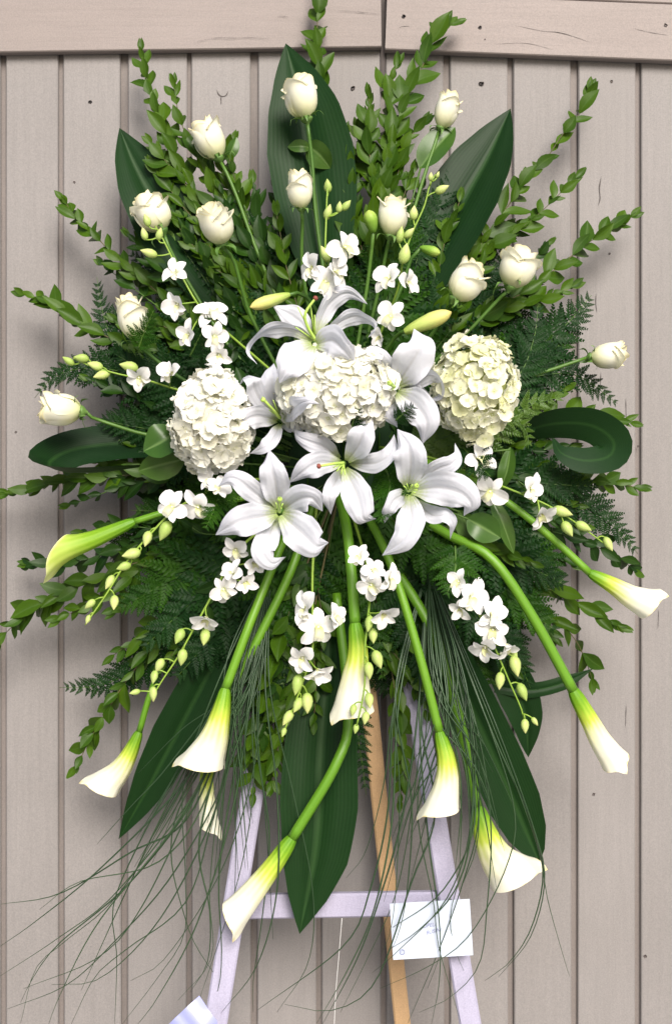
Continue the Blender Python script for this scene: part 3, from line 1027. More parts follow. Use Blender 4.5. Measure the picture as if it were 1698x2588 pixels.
frond('feathery fern frond at far right over the calla', [(1612, 1400), (1560, 1340), (1480, 1280), (1370, 1230), (1200, 1200)], 0.10, W=130, seed=11)
frond('fern frond pointing down behind the right calla stem', [(1420, 1530), (1390, 1440), (1330, 1350), (1220, 1280)], 0.13, W=130, seed=12, kind='g')
frond('dark fern frond at left behind the orchid buds', [(330, 640), (400, 700), (480, 780), (600, 900)], 0.12, W=140, seed=13)
frond('dark fern frond under the two upper left roses', [(440, 600), (500, 680), (570, 780), (680, 920)], 0.14, W=140, seed=14)
frond('dark fern frond behind the top orchid spray', [(730, 560), (760, 660), (800, 780), (840, 940)], 0.15, W=130, seed=15)
frond('dark fern frond behind the upper right orchid spray', [(950, 590), (940, 680), (920, 790), (890, 950)], 0.16, W=130, seed=16)
frond('dark fern frond behind the yellow lily bud', [(1180, 620), (1120, 740), (1060, 840), (960, 980)], 0.16, W=130, seed=17)
frond('green fern frond behind the left hanging orchids', [(330, 1290), (420, 1290), (540, 1270), (680, 1240)], 0.16, W=130, seed=18, kind='g')
frond('green fern frond below the left lily', [(400, 1440), (480, 1400), (580, 1350), (720, 1280)], 0.18, W=130, seed=19, kind='g')
frond('green fern frond hanging between the two central calla stems', [(840, 1600), (820, 1500), (830, 1400), (850, 1280)], 0.2, 0.2, W=120, seed=20, kind='g')
frond('green fern frond hanging right of the central calla', [(1030, 1740), (1010, 1620), (980, 1480), (930, 1330)], 0.17, 0.2, W=120, seed=21, kind='g')
frond('green fern frond below the right lower lily', [(1200, 1450), (1130, 1420), (1060, 1370), (970, 1290)], 0.26, 0.22, W=120, seed=22, kind='g')
frond('green fern frond left of the left calla stem', [(520, 1640), (560, 1560), (620, 1460), (720, 1320)], 0.16, 0.2, W=120, seed=23, kind='g')
frond('fern frond behind the lower right hanging orchids', [(1340, 1740), (1300, 1640), (1230, 1520), (1100, 1360)], 0.12, 0.18, W=130, seed=24)
frond('fern frond behind the far left rose stem', [(230, 1090), (330, 1050), (440, 1040), (600, 1080)], 0.13, W=120, seed=25)
frond('small fern tip in front of the left hydrangea and lily', [(520, 1335), (540, 1290), (560, 1240), (600, 1200)], 0.36, 0.26, kind='g', W=62, gap=18, seed=26, extend=False, start=0.1)
frond('small fern tip between the middle and right lilies', [(962, 1318), (975, 1270), (985, 1215), (960, 1160)], 0.385, 0.30, kind='g', W=66, gap=17, seed=27, extend=False, start=0.05)
frond('small fern tip over the white hydrangea cluster', [(905, 1030), (893, 1062), (885, 1095)], 0.405, 0.37, W=26, gap=12, seed=28, extend=False, start=0.05)
frond('tiny fern tip over the right hand lily petal', [(1046, 1028), (1025, 1040), (1000, 1062)], 0.405, 0.37, W=24, gap=10, seed=29, extend=False, start=0.05)
frond('small fern tip over the white orchid right of the lilies', [(1240, 1205), (1205, 1170), (1170, 1130)], 0.36, 0.30, W=50, gap=15, seed=30, extend=False, start=0.05)
frond('small fern tip over the leftmost small rose', [(388, 785), (368, 830), (350, 880)], 0.30, 0.26, kind='g', W=40, gap=13, seed=31, extend=False, start=0.05)
frond('small fern tip over the white orchids at upper left', [(530, 800), (505, 850), (480, 900)], 0.325, 0.28, W=34, gap=13, seed=32, extend=False, start=0.05)
frond('fern tip hanging over the lower right white orchids', [(1130, 1500), (1150, 1440), (1150, 1380)], 0.33, 0.29, kind='g', W=70, gap=17, seed=33, extend=False, start=0.05)
frond('fern frond hanging beside the pine back leg', [(925, 2010), (915, 1930), (900, 1840), (880, 1700)], 0.15, 0.18, W=70, seed=34, start=0.4)
frond('green fern frond hanging over the top of the left easel leg', [(640, 1800), (660, 1690), (690, 1570), (740, 1420)], 0.225, 0.21, W=105, seed=35, kind='g', start=0.3)
frond('dark fern frond between the left calla stems and central leaf', [(715, 1790), (720, 1680), (735, 1560), (780, 1400)], 0.215, 0.205, W=95, seed=36, start=0.3)
frond('dark fern frond over the top of the right easel leg', [(1075, 1790), (1060, 1680), (1030, 1560), (980, 1400)], 0.205, 0.2, W=95, seed=37, start=0.3)
frond('dark fern frond over the top of the pine back leg', [(965, 1720), (960, 1630), (945, 1530), (920, 1400)], 0.20, 0.2, W=85, seed=38, kind='g', start=0.3)
sprig('leafy sprig below the hanging orchids left of the central leaf', [(625, 1910), (650, 1800), (685, 1690), (740, 1520)], 0.24, 0.21, L=58, seed=37, stop=0.7, spread=0.85)
sprig('leafy sprig over the left easel leg under the calla stems', [(660, 1880), (675, 1790), (700, 1700), (760, 1520)], 0.225, 0.21, L=58, seed=39, stop=0.7, spread=0.85, kind='d')
sprig('leafy sprig drooping right of the right easel leg top', [(1130, 1800), (1110, 1700), (1070, 1580), (1000, 1440)], 0.21, 0.2, L=50, seed=38, stop=0.6, kind='d')
for k in range(58):
    a = 2.399963 * k + 1.0
    r = 300 + 290 * ((k * 0.618) % 1.0)
    x, y = FC[0] + r * math.cos(a), FC[1] - 60 + r * 1.1 * math.sin(a)
    if k < len(EXTRA_F):
        x, y = EXTRA_F[k]
    m = 0.55
    frond('short dark fern frond tucked deep between the flower stems', [(x, y), (lerp(FC[0], x, m) + fill.uniform(-20, 20), lerp(FC[1], y, m))],
          fill.uniform(0.09, 0.19), 0.18, kind=fill.choice('ffg'), W=165, seed=200 + k, group='short fern fronds tucked inside')

# ------------------------------------------------------------------ broad aspidistra leaves
LEAF_TB = [(0, 0.10), (0.12, 0.30), (0.28, 0.72), (0.45, 0.96), (0.6, 1.0), (0.75, 0.82), (0.88, 0.47), (0.96, 0.17), (1, 0.0)]


def broad(label, pts, hw, tb=LEAF_TB, N0=VIEW, cup=0.22, roll0=0.0, roll1=0.0, groove=0.16, ruffle=0.10, ph=0.0, nv=30):
    p3 = [P(*p) for p in pts]
    base = p3[0]
    th = thing('broad_leaf', label, 'leaf', base)
    gg = G()
    gg.ribbon(p3, px(hw, 0.12), tb, N0, nu=12, nv=nv, cup=cup, roll0=roll0, roll1=roll1, groove=groove, ruffle=ruffle, ph=ph, rk=6)
    part('blade', gg.mesh('blade', BROAD, base), th)
    gg = G()
    a, b = p3[0], Vector(P(FC[0], FC[1], 0.15))
    gg.tube([a + (p3[1] - a) * 0.05, a.lerp(b, 0.5), a.lerp(b, 0.9)], px(4), px(5), n=6, steps=8)
    part('stalk', gg.mesh('stalk', STEM, base), th)


broad('tall dark green leaf standing at the top middle', [(840, 840, 0.16), (815, 640, 0.165), (793, 450, 0.15), (765, 270, 0.13), (722, 108, 0.10)], 108, ruffle=0.06)
broad('dark green leaf at the upper left behind two roses', [(660, 900, 0.15), (520, 690, 0.15), (410, 530, 0.14), (345, 420, 0.12), (302, 322, 0.10)], 92, roll0=0.2, roll1=0.3, ph=1)
broad('bright edged dark leaf at the upper right', [(1010, 860, 0.15), (1090, 660, 0.155), (1170, 500, 0.145), (1235, 385, 0.125), (1290, 273, 0.105)], 92, roll0=-0.2, roll1=-0.3, ph=2)
FOLD_TB = [(0, 0.4), (0.15, 0.8), (0.4, 1.0), (0.7, 1.0), (0.88, 0.7), (1, 0.1)]
broad('dark leaf folded back on itself at the far left', [(560, 1134, 0.16), (420, 1119, 0.15), (290, 1120, 0.15), (180, 1136, 0.165), (124, 1170, 0.2), (165, 1190, 0.235), (260, 1190, 0.245), (400, 1174, 0.24)], 55, tb=FOLD_TB, N0=(0, -0.9, 0.45), cup=0.1, groove=0.05, nv=44)
broad('dark leaf rolled into a loop at the far right', [(1180, 1160, 0.17), (1290, 1105, 0.18), (1390, 1072, 0.185), (1490, 1074, 0.19), (1548, 1112, 0.195), (1540, 1152, 0.20), (1480, 1164, 0.205), (1420, 1146, 0.21), (1398, 1110, 0.215)], 46, tb=FOLD_TB, N0=(0, 0.20, 0.97), roll1=-1.5, cup=0.0, groove=0.0, ruffle=0.02, nv=48)
broad('long dark leaf hanging at the lower left', [(660, 1440, 0.17), (560, 1640, 0.17), (460, 1830, 0.155), (375, 1990, 0.14), (300, 2122, 0.12)], 60, ph=0.5)
broad('big dark leaf hanging down at the bottom middle', [(850, 1400, 0.17), (830, 1640, 0.19), (810, 1900, 0.225), (800, 2130, 0.245), (757, 2362, 0.25)], 94, ph=2.2, ruffle=0.03, tb=[(0, .1), (.12, .35), (.28, .72), (.45, .9), (.66, 1.0), (.8, .84), (.9, .5), (.97, .16), (1, 0)])
broad('dark glossy leaf hanging at the lower right', [(1020, 1420, 0.17), (1120, 1630, 0.165), (1215, 1840, 0.15), (1295, 2020, 0.14), (1362, 2180, 0.13)], 70, ph=1.2, tb=[(0, .1), (.12, .35), (.28, .72), (.45, .9), (.66, 1.0), (.8, .95), (.9, .72), (.97, .35), (1, 0.02)])
broad('rounded dark leaf peeking out beside the lower right leaf', [(1180, 1560, 0.13), (1270, 1680, 0.12), (1325, 1800, 0.11), (1335, 1915, 0.10)], 52, ph=0.2)
broad('strap shaped leaf behind the lower right calla stem', [(1250, 1735, 0.12), (1340, 1745, 0.12), (1420, 1728, 0.12), (1500, 1690, 0.12)], 20, tb=[(0, .8), (.3, 1), (.7, .9), (1, 0)], cup=0.0)

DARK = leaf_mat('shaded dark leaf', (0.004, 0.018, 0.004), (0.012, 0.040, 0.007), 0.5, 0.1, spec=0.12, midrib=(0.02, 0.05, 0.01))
SALB = [(0, 0.05), (0.1, 0.4), (0.25, 0.8), (0.45, 1.0), (0.65, 0.92), (0.82, 0.62), (0.94, 0.26), (1, 0.0)]
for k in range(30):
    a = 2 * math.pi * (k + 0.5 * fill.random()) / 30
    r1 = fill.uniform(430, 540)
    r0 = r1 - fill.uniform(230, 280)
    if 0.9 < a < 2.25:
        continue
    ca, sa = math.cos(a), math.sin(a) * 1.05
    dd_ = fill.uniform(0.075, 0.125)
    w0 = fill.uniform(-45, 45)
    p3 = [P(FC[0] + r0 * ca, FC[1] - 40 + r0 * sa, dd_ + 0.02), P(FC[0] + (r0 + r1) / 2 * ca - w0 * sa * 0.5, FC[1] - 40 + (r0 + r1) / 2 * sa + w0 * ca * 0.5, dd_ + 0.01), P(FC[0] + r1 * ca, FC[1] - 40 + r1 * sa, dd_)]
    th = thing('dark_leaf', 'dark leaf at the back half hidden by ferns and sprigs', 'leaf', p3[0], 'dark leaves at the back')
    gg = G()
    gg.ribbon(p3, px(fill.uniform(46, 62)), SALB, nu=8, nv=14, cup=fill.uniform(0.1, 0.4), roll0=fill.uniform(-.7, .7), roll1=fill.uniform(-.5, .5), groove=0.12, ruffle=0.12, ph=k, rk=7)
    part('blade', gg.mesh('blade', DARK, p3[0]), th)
    gg = G()
    gg.tube([p3[0] + (p3[1] - p3[0]) * 0.1, p3[0].lerp(P(FC[0], FC[1], 0.13), 0.8)], px(3), n=5, steps=6)
    part('stalk', gg.mesh('stalk', STEM, p3[0]), th)

# round salal leaves
SAL_TB = [(0, 0.05), (0.1, 0.5), (0.25, 0.85), (0.45, 1.0), (0.65, 0.92), (0.82, 0.62), (0.94, 0.26), (1, 0.0)]


def salal(label, pts, hw, cup=0.2, roll=0.0, ph=0.0):
    p3 = [P(*p) for p in pts]
    base = p3[0]
    th = thing('round_leaf', label, 'leaf', base)
    gg = G()
    gg.ribbon(p3, px(hw, 0.2), SAL_TB, nu=8, nv=14, cup=cup, roll0=roll, roll1=roll, groove=0.12, ruffle=0.06, ph=ph)
    part('blade', gg.mesh('blade', SALAL, base), th)
    gg = G()
    gg.tube([base + (p3[1] - base) * 0.1, base.lerp(P(FC[0], FC[1], 0.16), 0.4), base.lerp(P(FC[0], FC[1], 0.16), 0.85)], px(2.5), n=5, steps=8)
    part('stalk', gg.mesh('stalk', STEM, base), th)


salal('bright round leaf touching the left hydrangea', [(452, 1085, 0.27), (415, 1110, 0.29), (362, 1140, 0.28)], 46, roll=0.3)
salal('green round leaf under the bright one by the left hydrangea', [(468, 1160, 0.25), (410, 1175, 0.26), (350, 1190, 0.25)], 38, roll=-0.4, ph=1)
salal('round leaf under the right lower lily', [(1180, 1310, 0.27), (1215, 1330, 0.28), (1265, 1360, 0.27)], 36, ph=2)
salal('upright leaf left of the round leaf under the right lily', [(1160, 1290, 0.25), (1180, 1330, 0.255), (1195, 1380, 0.25)], 28, roll=0.4)
salal('olive round leaf behind the top middle rose stem', [(786, 372, 0.15), (760, 368, 0.16), (727, 370, 0.15)], 17, ph=0.3)
salal('grey green leaf below the top middle rose', [(775, 365, 0.15), (805, 390, 0.16), (835, 425, 0.15)], 34, roll=0.5, ph=0.6)
salal('grey green leaf below the upper right small rose', [(1060, 425, 0.16), (1095, 375, 0.165), (1150, 320, 0.155)], 40, roll=-0.3, ph=0.9)
salal('pointed leaf right of the upper left rose', [(572, 405, 0.15), (588, 375, 0.155), (598, 345, 0.15)], 16, roll=0.4)
salal('narrow bright leaf between the right orchid spray and lily', [(1290, 1130, 0.24), (1280, 1190, 0.25), (1262, 1240, 0.24)], 22, roll=0.5)
salal('dark pointed leaf between the two right calla stems', [(1240, 1260, 0.24), (1270, 1320, 0.25), (1298, 1400, 0.24)], 22, roll=-0.3)

# ------------------------------------------------------------------ roses
def rose_petal(r0, h, span, lip, tilt, seed, mat, notch=0.0, nu=8, nv=10, point=0.08):
    rr = random.Random(seed)
    gg = G()
    rows, lcs = [], []
    prof = [(0, 0.2), (0.06, 0.44), (0.16, 0.70), (0.30, 0.90), (0.45, 0.99), (0.62, 1.0), (0.8, 0.93), (1.0, 0.86)]
    ph = rr.uniform(0, 6)
    for j in range(nv + 1):
        v = j / nv
        row, lc = [], []
        for i in range(nu + 1):
            u = -1 + 2 * i / nu
            a = u * span * (0.55 + 0.45 * math.sin(math.pi * min(v * 0.75 + 0.12, 1)))
            top = 1 - 0.16 * abs(u) ** 2.6 + point * math.exp(-(u / 0.35) ** 2) - point
            z = h * v * lerp(1, top, v ** 1.5)
            r = r0 * table(prof, v) * (1 + 0.05 * u)
            f = max(0, (v - 0.72) / 0.28)
            r += lip * f ** 1.7 * (0.35 + 0.65 * math.cos(u * 1.3 + ph * 0.1)) + 0.02 * math.sin(u * 5 + ph) * v
            z -= max(lip, 0) * 0.55 * f ** 3
            r += tilt * v * v
            row.append(Vector((r * math.cos(a), r * math.sin(a), z)))
            lc.append((u * 0.5 + 0.5, v, 0))
        rows.append(row)
        lcs.append(lc)
    gg.grid(rows, lcs)
    return gg.mesh('petal', mat)


RP_IN = [rose_petal(0.27, 1.0, 2.0, 0.02, -0.02, s, ROSE, point=0.02) for s in range(2)]
RP_MID = [rose_petal(0.35, 0.98, 1.7, 0.04, -0.01, 10 + s, ROSE, point=0.03) for s in range(3)]
RP_OUT = [rose_petal(0.41, 0.95, 1.45, 0.06, 0.0, 20 + s, ROSE, point=0.05) for s in range(3)]
RP_FLARE = [rose_petal(0.43, 0.94, 1.4, 0.15, 0.02, 30 + s, ROSE, point=0.08) for s in range(3)]


def sepal_mesh():
    gg = G()
    gg.ribbon([Vector((0.10, 0, 0.0)), Vector((0.30, 0, 0.04)), Vector((0.44, 0, 0.02)), Vector((0.50, 0, -0.14))], 0.09, [(0, 0.8), (0.3, 1), (0.7, 0.5), (1, 0.05)], N0=(0, 0, 1), nu=2, nv=6, cup=0.2)
    return gg.mesh('sepal', SEPAL)


SEPAL_ME = sepal_mesh()
gg = G()
gg.lathe([(-0.16, 0.045), (-0.12, 0.06), (-0.07, 0.13), (-0.02, 0.17), (0.03, 0.19), (0.06, 0.15)], 10)
HIP_ME = gg.mesh('receptacle', SEPAL)


def rose(label, tip, bottom, width, d, stem, seed, lean=0.15, flare=2, spin=0.0, leaves=(), stem_ds=None):
    """tip and bottom are the ends of the head in the picture; stem continues from the bottom"""
    rr = random.Random(seed)
    A, B = P(*bottom, d), P(*tip, d + lean * px(100))
    axis = B - A
    H = axis.length
    base = P(*stem[-1], 0.17 if stem_ds is None else stem_ds)
    th = thing('rose', label, 'rose', base)
    Xx, Yy, Zz = axes_z(axis, VIEW)
    A = A - axis * 0.04
    axis = axis * 1.10
    H = axis.length
    wsc = px(width, d) / 1.02
    R = mtx(A - base, Xx, Yy, Zz, wsc, wsc, H)
    def add(name, me, ang, ks=1.0, kz=1.0, tx=0.0, nm=None):
        part(name, me, th, R @ Matrix.Rotation(ang, 4, 'Z') @ Matrix.Rotation(tx, 4, 'Y') @ Matrix.Diagonal((ks, ks, kz, 1)))
    for k in range(2):
        add('petal', RP_IN[k], spin + k * math.pi + 0.6, rr.uniform(0.8, 0.95), rr.uniform(0.96, 1.0))
    for k in range(3):
        add('petal', RP_MID[k], spin + k * 2.1 + 0.2, 1.0, rr.uniform(0.93, 1.0))
    for k in range(4):
        me = RP_FLARE[k % 3] if k < flare else RP_OUT[k % 3]
        add('petal', me, spin + k * math.pi / 2 + rr.uniform(-.15, .15), rr.uniform(0.96, 1.04), rr.uniform(0.92, 1.02), rr.uniform(-0.03, 0.03))
    s0 = wsc
    R2 = mtx(A - base, Xx, Yy, Zz, s0, s0, s0)
    part('receptacle', HIP_ME, th, R2)
    lean_t = rr.uniform(0.05, 0.16)
    add('petal', RP_FLARE[seed % 3], spin + rr.uniform(0, 6.28), 1.03, rr.uniform(0.78, 0.9), lean_t)
    for k in range(5):
        part('sepal', SEPAL_ME, th, R2 @ Matrix.Rotation(spin + k * 1.257, 4, 'Z') @ Matrix.Rotation(rr.uniform(-0.5, 0.5), 4, 'Y'))
    st = [A - Zz * px(10)] + [P(x, y, lerp(d, 0.17 if stem_ds is None else stem_ds, (i + 1) / len(stem))) for i, (x, y) in enumerate(stem)]
    gg = G()
    gg.tube(st, px(4.6), px(5.4), n=7, steps=20)
    part('stem', gg.mesh('stem', ROSE_STEM, base), th)
    return th


rose('cream rose on the tall leaf at the top middle', (752, 188), (774, 296), 92, 0.20, [(782, 350), (790, 420), (800, 560), (850, 900)], 1, flare=3, spin=2.5)
rose('cream rose highest on the upper left side', (505, 300), (552, 396), 88, 0.17, [(570, 430), (600, 500), (660, 660), (800, 980)], 2, spin=1.2)
rose('small cream rose at the upper right by the planks', (1142, 228), (1113, 318), 66, 0.16, [(1100, 360), (1070, 450), (1010, 640), (900, 950)], 3, spin=0.3)
rose('narrow cream rosebud below the top middle rose', (755, 425), (762, 524), 68, 0.26, [(764, 570), (764, 670), (790, 820), (850, 1000)], 4, flare=1, spin=0.5)
rose('cream rose at left behind yellow green orchid buds', (358, 492), (408, 580), 96, 0.20, [(430, 630), (480, 720), (600, 900), (800, 1080)], 5, flare=3, spin=3.9)
rose('brightest round cream rose left of the middle', (528, 516), (560, 612), 92, 0.28, [(590, 655), (612, 730), (635, 800), (720, 960), (820, 1080)], 6, flare=1, spin=0.8, lean=0.5)
rose('blush cream rose right of the middle behind a spray', (1000, 492), (985, 592), 84, 0.24, [(975, 640), (950, 760), (900, 960)], 7, flare=3, spin=1.6)
rose('pointed blush rose at left with fern over it', (318, 745), (342, 856), 84, 0.24, [(370, 890), (450, 950), (600, 1040), (800, 1130)], 8, flare=2, spin=0.2)
rose('nearer cream rose of the pair at right', (1205, 660), (1150, 752), 94, 0.29, [(1130, 785), (1080, 860), (960, 1020)], 9, flare=2, spin=0.2, lean=0.1)
rose('farther cream rose of the pair at right', (1330, 626), (1290, 722), 96, 0.22, [(1265, 750), (1180, 840), (1080, 930), (940, 1080)], 10, flare=3, spin=5.4, lean=0.1)
rose('cream rose lying to the far left', (97, 1030), (203, 1040), 94, 0.23, [(225, 1052), (300, 1078), (370, 1098), (550, 1130), (760, 1170)], 11, flare=1, spin=1.0)
rose('cream rose lying to the far right', (1586, 888), (1494, 902), 74, 0.17, [(1470, 908), (1420, 925), (1300, 970), (1000, 1120)], 12, flare=2, spin=0.4)

# ------------------------------------------------------------------ hydrangeas
def floret_mesh(mat, seed, frill):
    rr = random.Random(seed)
    gg = G()
    for k in range(4):
        a = k * math.pi / 2 + rr.uniform(-0.15, 0.15)
        ca, sa = math.cos(a), math.sin(a)
        rows, lcs = [], []
        L = rr.uniform(0.85, 1.1)
        wmax = 0.60 * rr.uniform(0.92, 1.1)
        tb = [(0, 0.1), (0.2, 0.5), (0.4, 0.85), (0.62, 1.0), (0.8, 0.93), (0.93, 0.66), (1, 0.36)]
        ph = rr.uniform(0, 6)
        for j in range(6):
            v = j / 5
            w = wmax * table(tb, v)
            row, lc = [], []
            for i in range(5):
                u = -1 + 2 * i / 4
                x = L * v * (1 - 0.08 * u * u) + (frill * rr.uniform(-0.12, 0.12) if j == 5 else 0)
                y = u * w
                z = 0.10 * v + (0.10 - 0.18 * (k % 2)) * v * v + 0.20 * u * u * v + 0.07 * math.sin(ph + u * 2) * v + 0.04 * (k % 2)
                row.append(Vector((x * ca - y * sa, x * sa + y * ca, z)))
                lc.append((u * 0.5 + 0.5, v, 0))
            rows.append(row)
            lcs.append(lc)
        gg.grid(rows, lcs)
    gg.lathe([(-0.25, 0.02), (0.0, 0.05), (0.06, 0.085), (0.10, 0.02)], 5)
    return gg.mesh('floret', mat)


def hydrangea(label, c, rx, rz, ry, d, n, fs, mat, seed, frill=0.5, core_k=0.80):
    rr = random.Random(seed)
    ctr = P(*c, d)
    base = P(*to_foam(*c, 0.4), 0.16)
    th = thing('hydrangea', label, 'hydrangea', base)
    meshes = [floret_mesh(mat, seed * 10 + s, frill) for s in range(4)]
    gg = G()
    rows, lcs = [], []
    for j in range(11):
        ph = math.pi * j / 10
        rows.append([ctr + Vector((px(rx) * core_k * math.sin(ph) * math.cos(t * math.pi / 8), ry * core_k * math.sin(ph) * math.sin(t * math.pi / 8), px(rz) * core_k * math.cos(ph))) for t in range(16)])
        lcs.append([(0, 0, 0)] * 16)
    gg.grid(rows, lcs, wrap=True)
    part('flower_head_core', gg.mesh('flower_head_core', HYD_CORE, base), th)
    gg = G()
    gg.tube([ctr - Vector((0, -ry * 0.6, 0)), base], px(6), n=7, steps=6)
    part('stem', gg.mesh('stem', ROSE_STEM, base), th)
    ga = math.pi * (3 - math.sqrt(5))
    for i in range(n):
        z = 1 - 2 * (i + 0.5) / n
        r = math.sqrt(1 - z * z)
        dirn = Vector((r * math.cos(ga * i), r * math.sin(ga * i), z))
        if dirn.y > 0.45:
            continue
        k = rr.uniform(0.88, 1.03) * (1 + 0.10 * math.sin(dirn.x * 6 + seed) * math.cos(dirn.z * 5.3 + seed * 2))
        dirn = (dirn + Vector((rr.uniform(-.1, .1), rr.uniform(-.1, .1), rr.uniform(-.1, .1)))).normalized()
        p = ctr + Vector((dirn.x * px(rx) * k, dirn.y * ry * k, dirn.z * px(rz) * k))
        Z = (dirn + Vector((rr.uniform(-.4, .4), rr.uniform(-.5, .2), rr.uniform(-.25, .45)))).normalized()
        X, Y, Z = axes_z(Z, (rr.uniform(-1, 1), rr.uniform(-1, 1), rr.uniform(-1, 1)))
        part('floret', rr.choice(meshes), th, mtx(p - base, X, Y, Z, px(fs) * rr.uniform(0.8, 1.15)))
    return th


hydrangea('large ivory frilly hydrangea head on the left', (537, 1066), 94, 120, 0.075, 0.315, 200, 28, HYD_W, 1, frill=1.0)
hydrangea('broad ivory white hydrangea head in the middle of the lilies', (848, 990), 138, 106, 0.078, 0.335, 285, 28, HYD_C, 2)
hydrangea('greenish cream hydrangea head on the right', (1200, 983), 98, 126, 0.075, 0.315, 270, 22, HYD_Y, 4, frill=0.3)

# ------------------------------------------------------------------ lilies
LILY_TB = [(0, 0.20), (0.1, 0.40), (0.25, 0.76), (0.42, 1.0), (0.56, 0.98), (0.70, 0.78), (0.82, 0.50), (0.92, 0.24), (0.97, 0.10), (1, 0.015)]


def lily(label, centre, d, petals, pistil, filaments, seed, red=False):
    rr = random.Random(seed)
    c = P(*centre, d)
    base = P(*to_foam(*centre, 0.5), 0.17)
    th = thing('lily', label, 'lily', base)
    for k, (pts, hw, opt) in enumerate(petals):
        dd = opt.get('dd', [(0, -0.045), (0.25, -0.008), (0.6, 0.014), (1, -0.02)])
        off = opt.get('off', 0.0)
        n = len(pts) - 1
        p3 = [P(x, y, d + off + table(dd, i / n)) for i, (x, y) in enumerate(pts)]
        gg = G()
        gg.ribbon(p3, px(hw, d), opt.get('tb', LILY_TB), opt.get('N0', VIEW), nu=12, nv=34, cup=opt.get('cup', 0.5), cup2=opt.get('cup2', -0.55), roll0=opt.get('r0', 0.0), roll1=opt.get('r1', 0.0),
                  groove=0.2, ruffle=opt.get('ruf', 0.22), ph=rr.uniform(0, 6), rk=rr.uniform(11, 17))
        part('petal', gg.mesh('petal', LILY, base), th)
    p3 = [P(x, y, d + q) for x, y, q in pistil]
    gg = G()
    gg.tube(p3, px(4.2), px(3.0), n=7, steps=12)
    pi = part('pistil', gg.mesh('pistil', LILY_GREEN, base), th)
    gg = G()
    gg.lathe([(-0.004, 0.001), (-0.001, 0.0042), (0.002, 0.004), (0.004, 0.001)], 8)
    X, Y, Z = axes_z(p3[-1] - p3[-2], VIEW)
    part('stigma', gg.mesh('stigma', STIGMA if red else LILY_GREEN), pi, mtx(p3[-1] - base, X, Y, Z))
    for x, y in filaments:
        gg = G()
        e = P(x, y, d + 0.022)
        gg.tube([P(*centre, d - 0.02), c.lerp(e, 0.5) + Vector((0, -0.004, 0)), e], px(2.4), px(1.2), n=5, steps=8)
        part('filament', gg.mesh('filament', LILY_GREEN, base), th)
    gg = G()
    gg.tube([P(*centre, d - 0.035), c.lerp(base, 0.55) + Vector((0, 0.0, 0)), base], px(7), px(6), n=7, steps=10)
    part('stem', gg.mesh('stem', ROSE_STEM, base), th)
    return th


UPC = [(0, -0.03), (0.3, 0.0), (0.6, 0.02), (1, 0.0)]
lily('white lily opening upward at the top of the group', (796, 862), 0.335, [
    ([(790, 860), (745, 835), (700, 832), (655, 850), (630, 885), (650, 920)], 27, dict(off=0.01, r0=-0.5, r1=-0.9, dd=[(0, -.02), (.5, .03), (1, .03)])),
    ([(785, 850), (760, 815), (725, 790), (690, 772)], 32, dict(off=-0.03, dd=[(0, -.02), (.5, -.02), (1, -.03)])),
    ([(800, 845), (815, 800), (840, 762), (880, 742), (928, 768)], 27, dict(off=-0.02, r0=0.3, r1=0.7, dd=[(0, -.02), (.5, -.01), (1, -.01)])),
    ([(815, 850), (860, 815), (905, 800), (945, 825), (930, 852)], 24, dict(off=-0.01, r0=0.4, r1=0.8, dd=[(0, -.02), (.5, 0), (1, .02)])),
    ([(800, 870), (835, 860), (868, 888), (895, 918)], 42, dict(off=0.058, dd=UPC)),
    ([(790, 872), (755, 895), (725, 935), (706, 968)], 44, dict(off=0.058, dd=UPC, r0=0.2)),
], [(798, 860, 0.0), (775, 820, 0.02), (772, 790, 0.03), (797, 753, 0.035)], [(752, 775), (785, 770), (795, 795), (745, 825)], 1, red=True)
lily('shaded white lily left of the middle hydrangea', (708, 1056), 0.33, [
    ([(705, 1050), (692, 1000), (688, 950), (692, 918)], 36, dict(off=-0.008)),
    ([(700, 1048), (665, 1020), (645, 985), (640, 962), (620, 950), (603, 975)], 25, dict(off=0.006)),
    ([(700, 1062), (655, 1052), (618, 1068), (603, 1110)], 30, dict(off=0.014)),
    ([(708, 1072), (690, 1105), (665, 1130), (632, 1146)], 20, dict(off=0.02, r0=0.3)),
    ([(716, 1052), (742, 1028), (775, 1014), (806, 1020)], 30, dict(off=0.0, dd=[(0, -.03), (.33, .085), (.66, .128), (1, .125)])),
    ([(715, 1066), (745, 1075), (765, 1100)], 22, dict(off=-0.012)),
], [(708, 1056, 0.0), (685, 1030, 0.03), (665, 1010, 0.045)], [(662, 1002), (672, 1012), (690, 1010), (680, 1036)], 2)
lily('white lily with a curled petal right of the middle', (998, 978), 0.365, [
    ([(1000, 974), (1030, 930), (1056, 886), (1064, 856), (1046, 830)], 50, dict(off=0.0)),
    ([(1010, 985), (1050, 968), (1088, 950), (1112, 968), (1110, 1000), (1082, 1012)], 22, dict(off=-0.012, r0=0.3, r1=0.9, ruf=0.03)),
    ([(1004, 990), (1048, 1020), (1078, 1070), (1068, 1122)], 42, dict(off=0.012)),
    ([(990, 965), (968, 920), (940, 892), (915, 885)], 28, dict(off=-0.03)),
    ([(992, 990), (985, 1035), (1004, 1080)], 28, dict(off=-0.03)),
    ([(1008, 982), (1050, 985), (1090, 1000)], 24, dict(off=-0.03)),
], [(1000, 978, 0.0), (990, 974, 0.03), (984, 968, 0.045)], [(985, 960), (992, 985), (1000, 956)], 3)
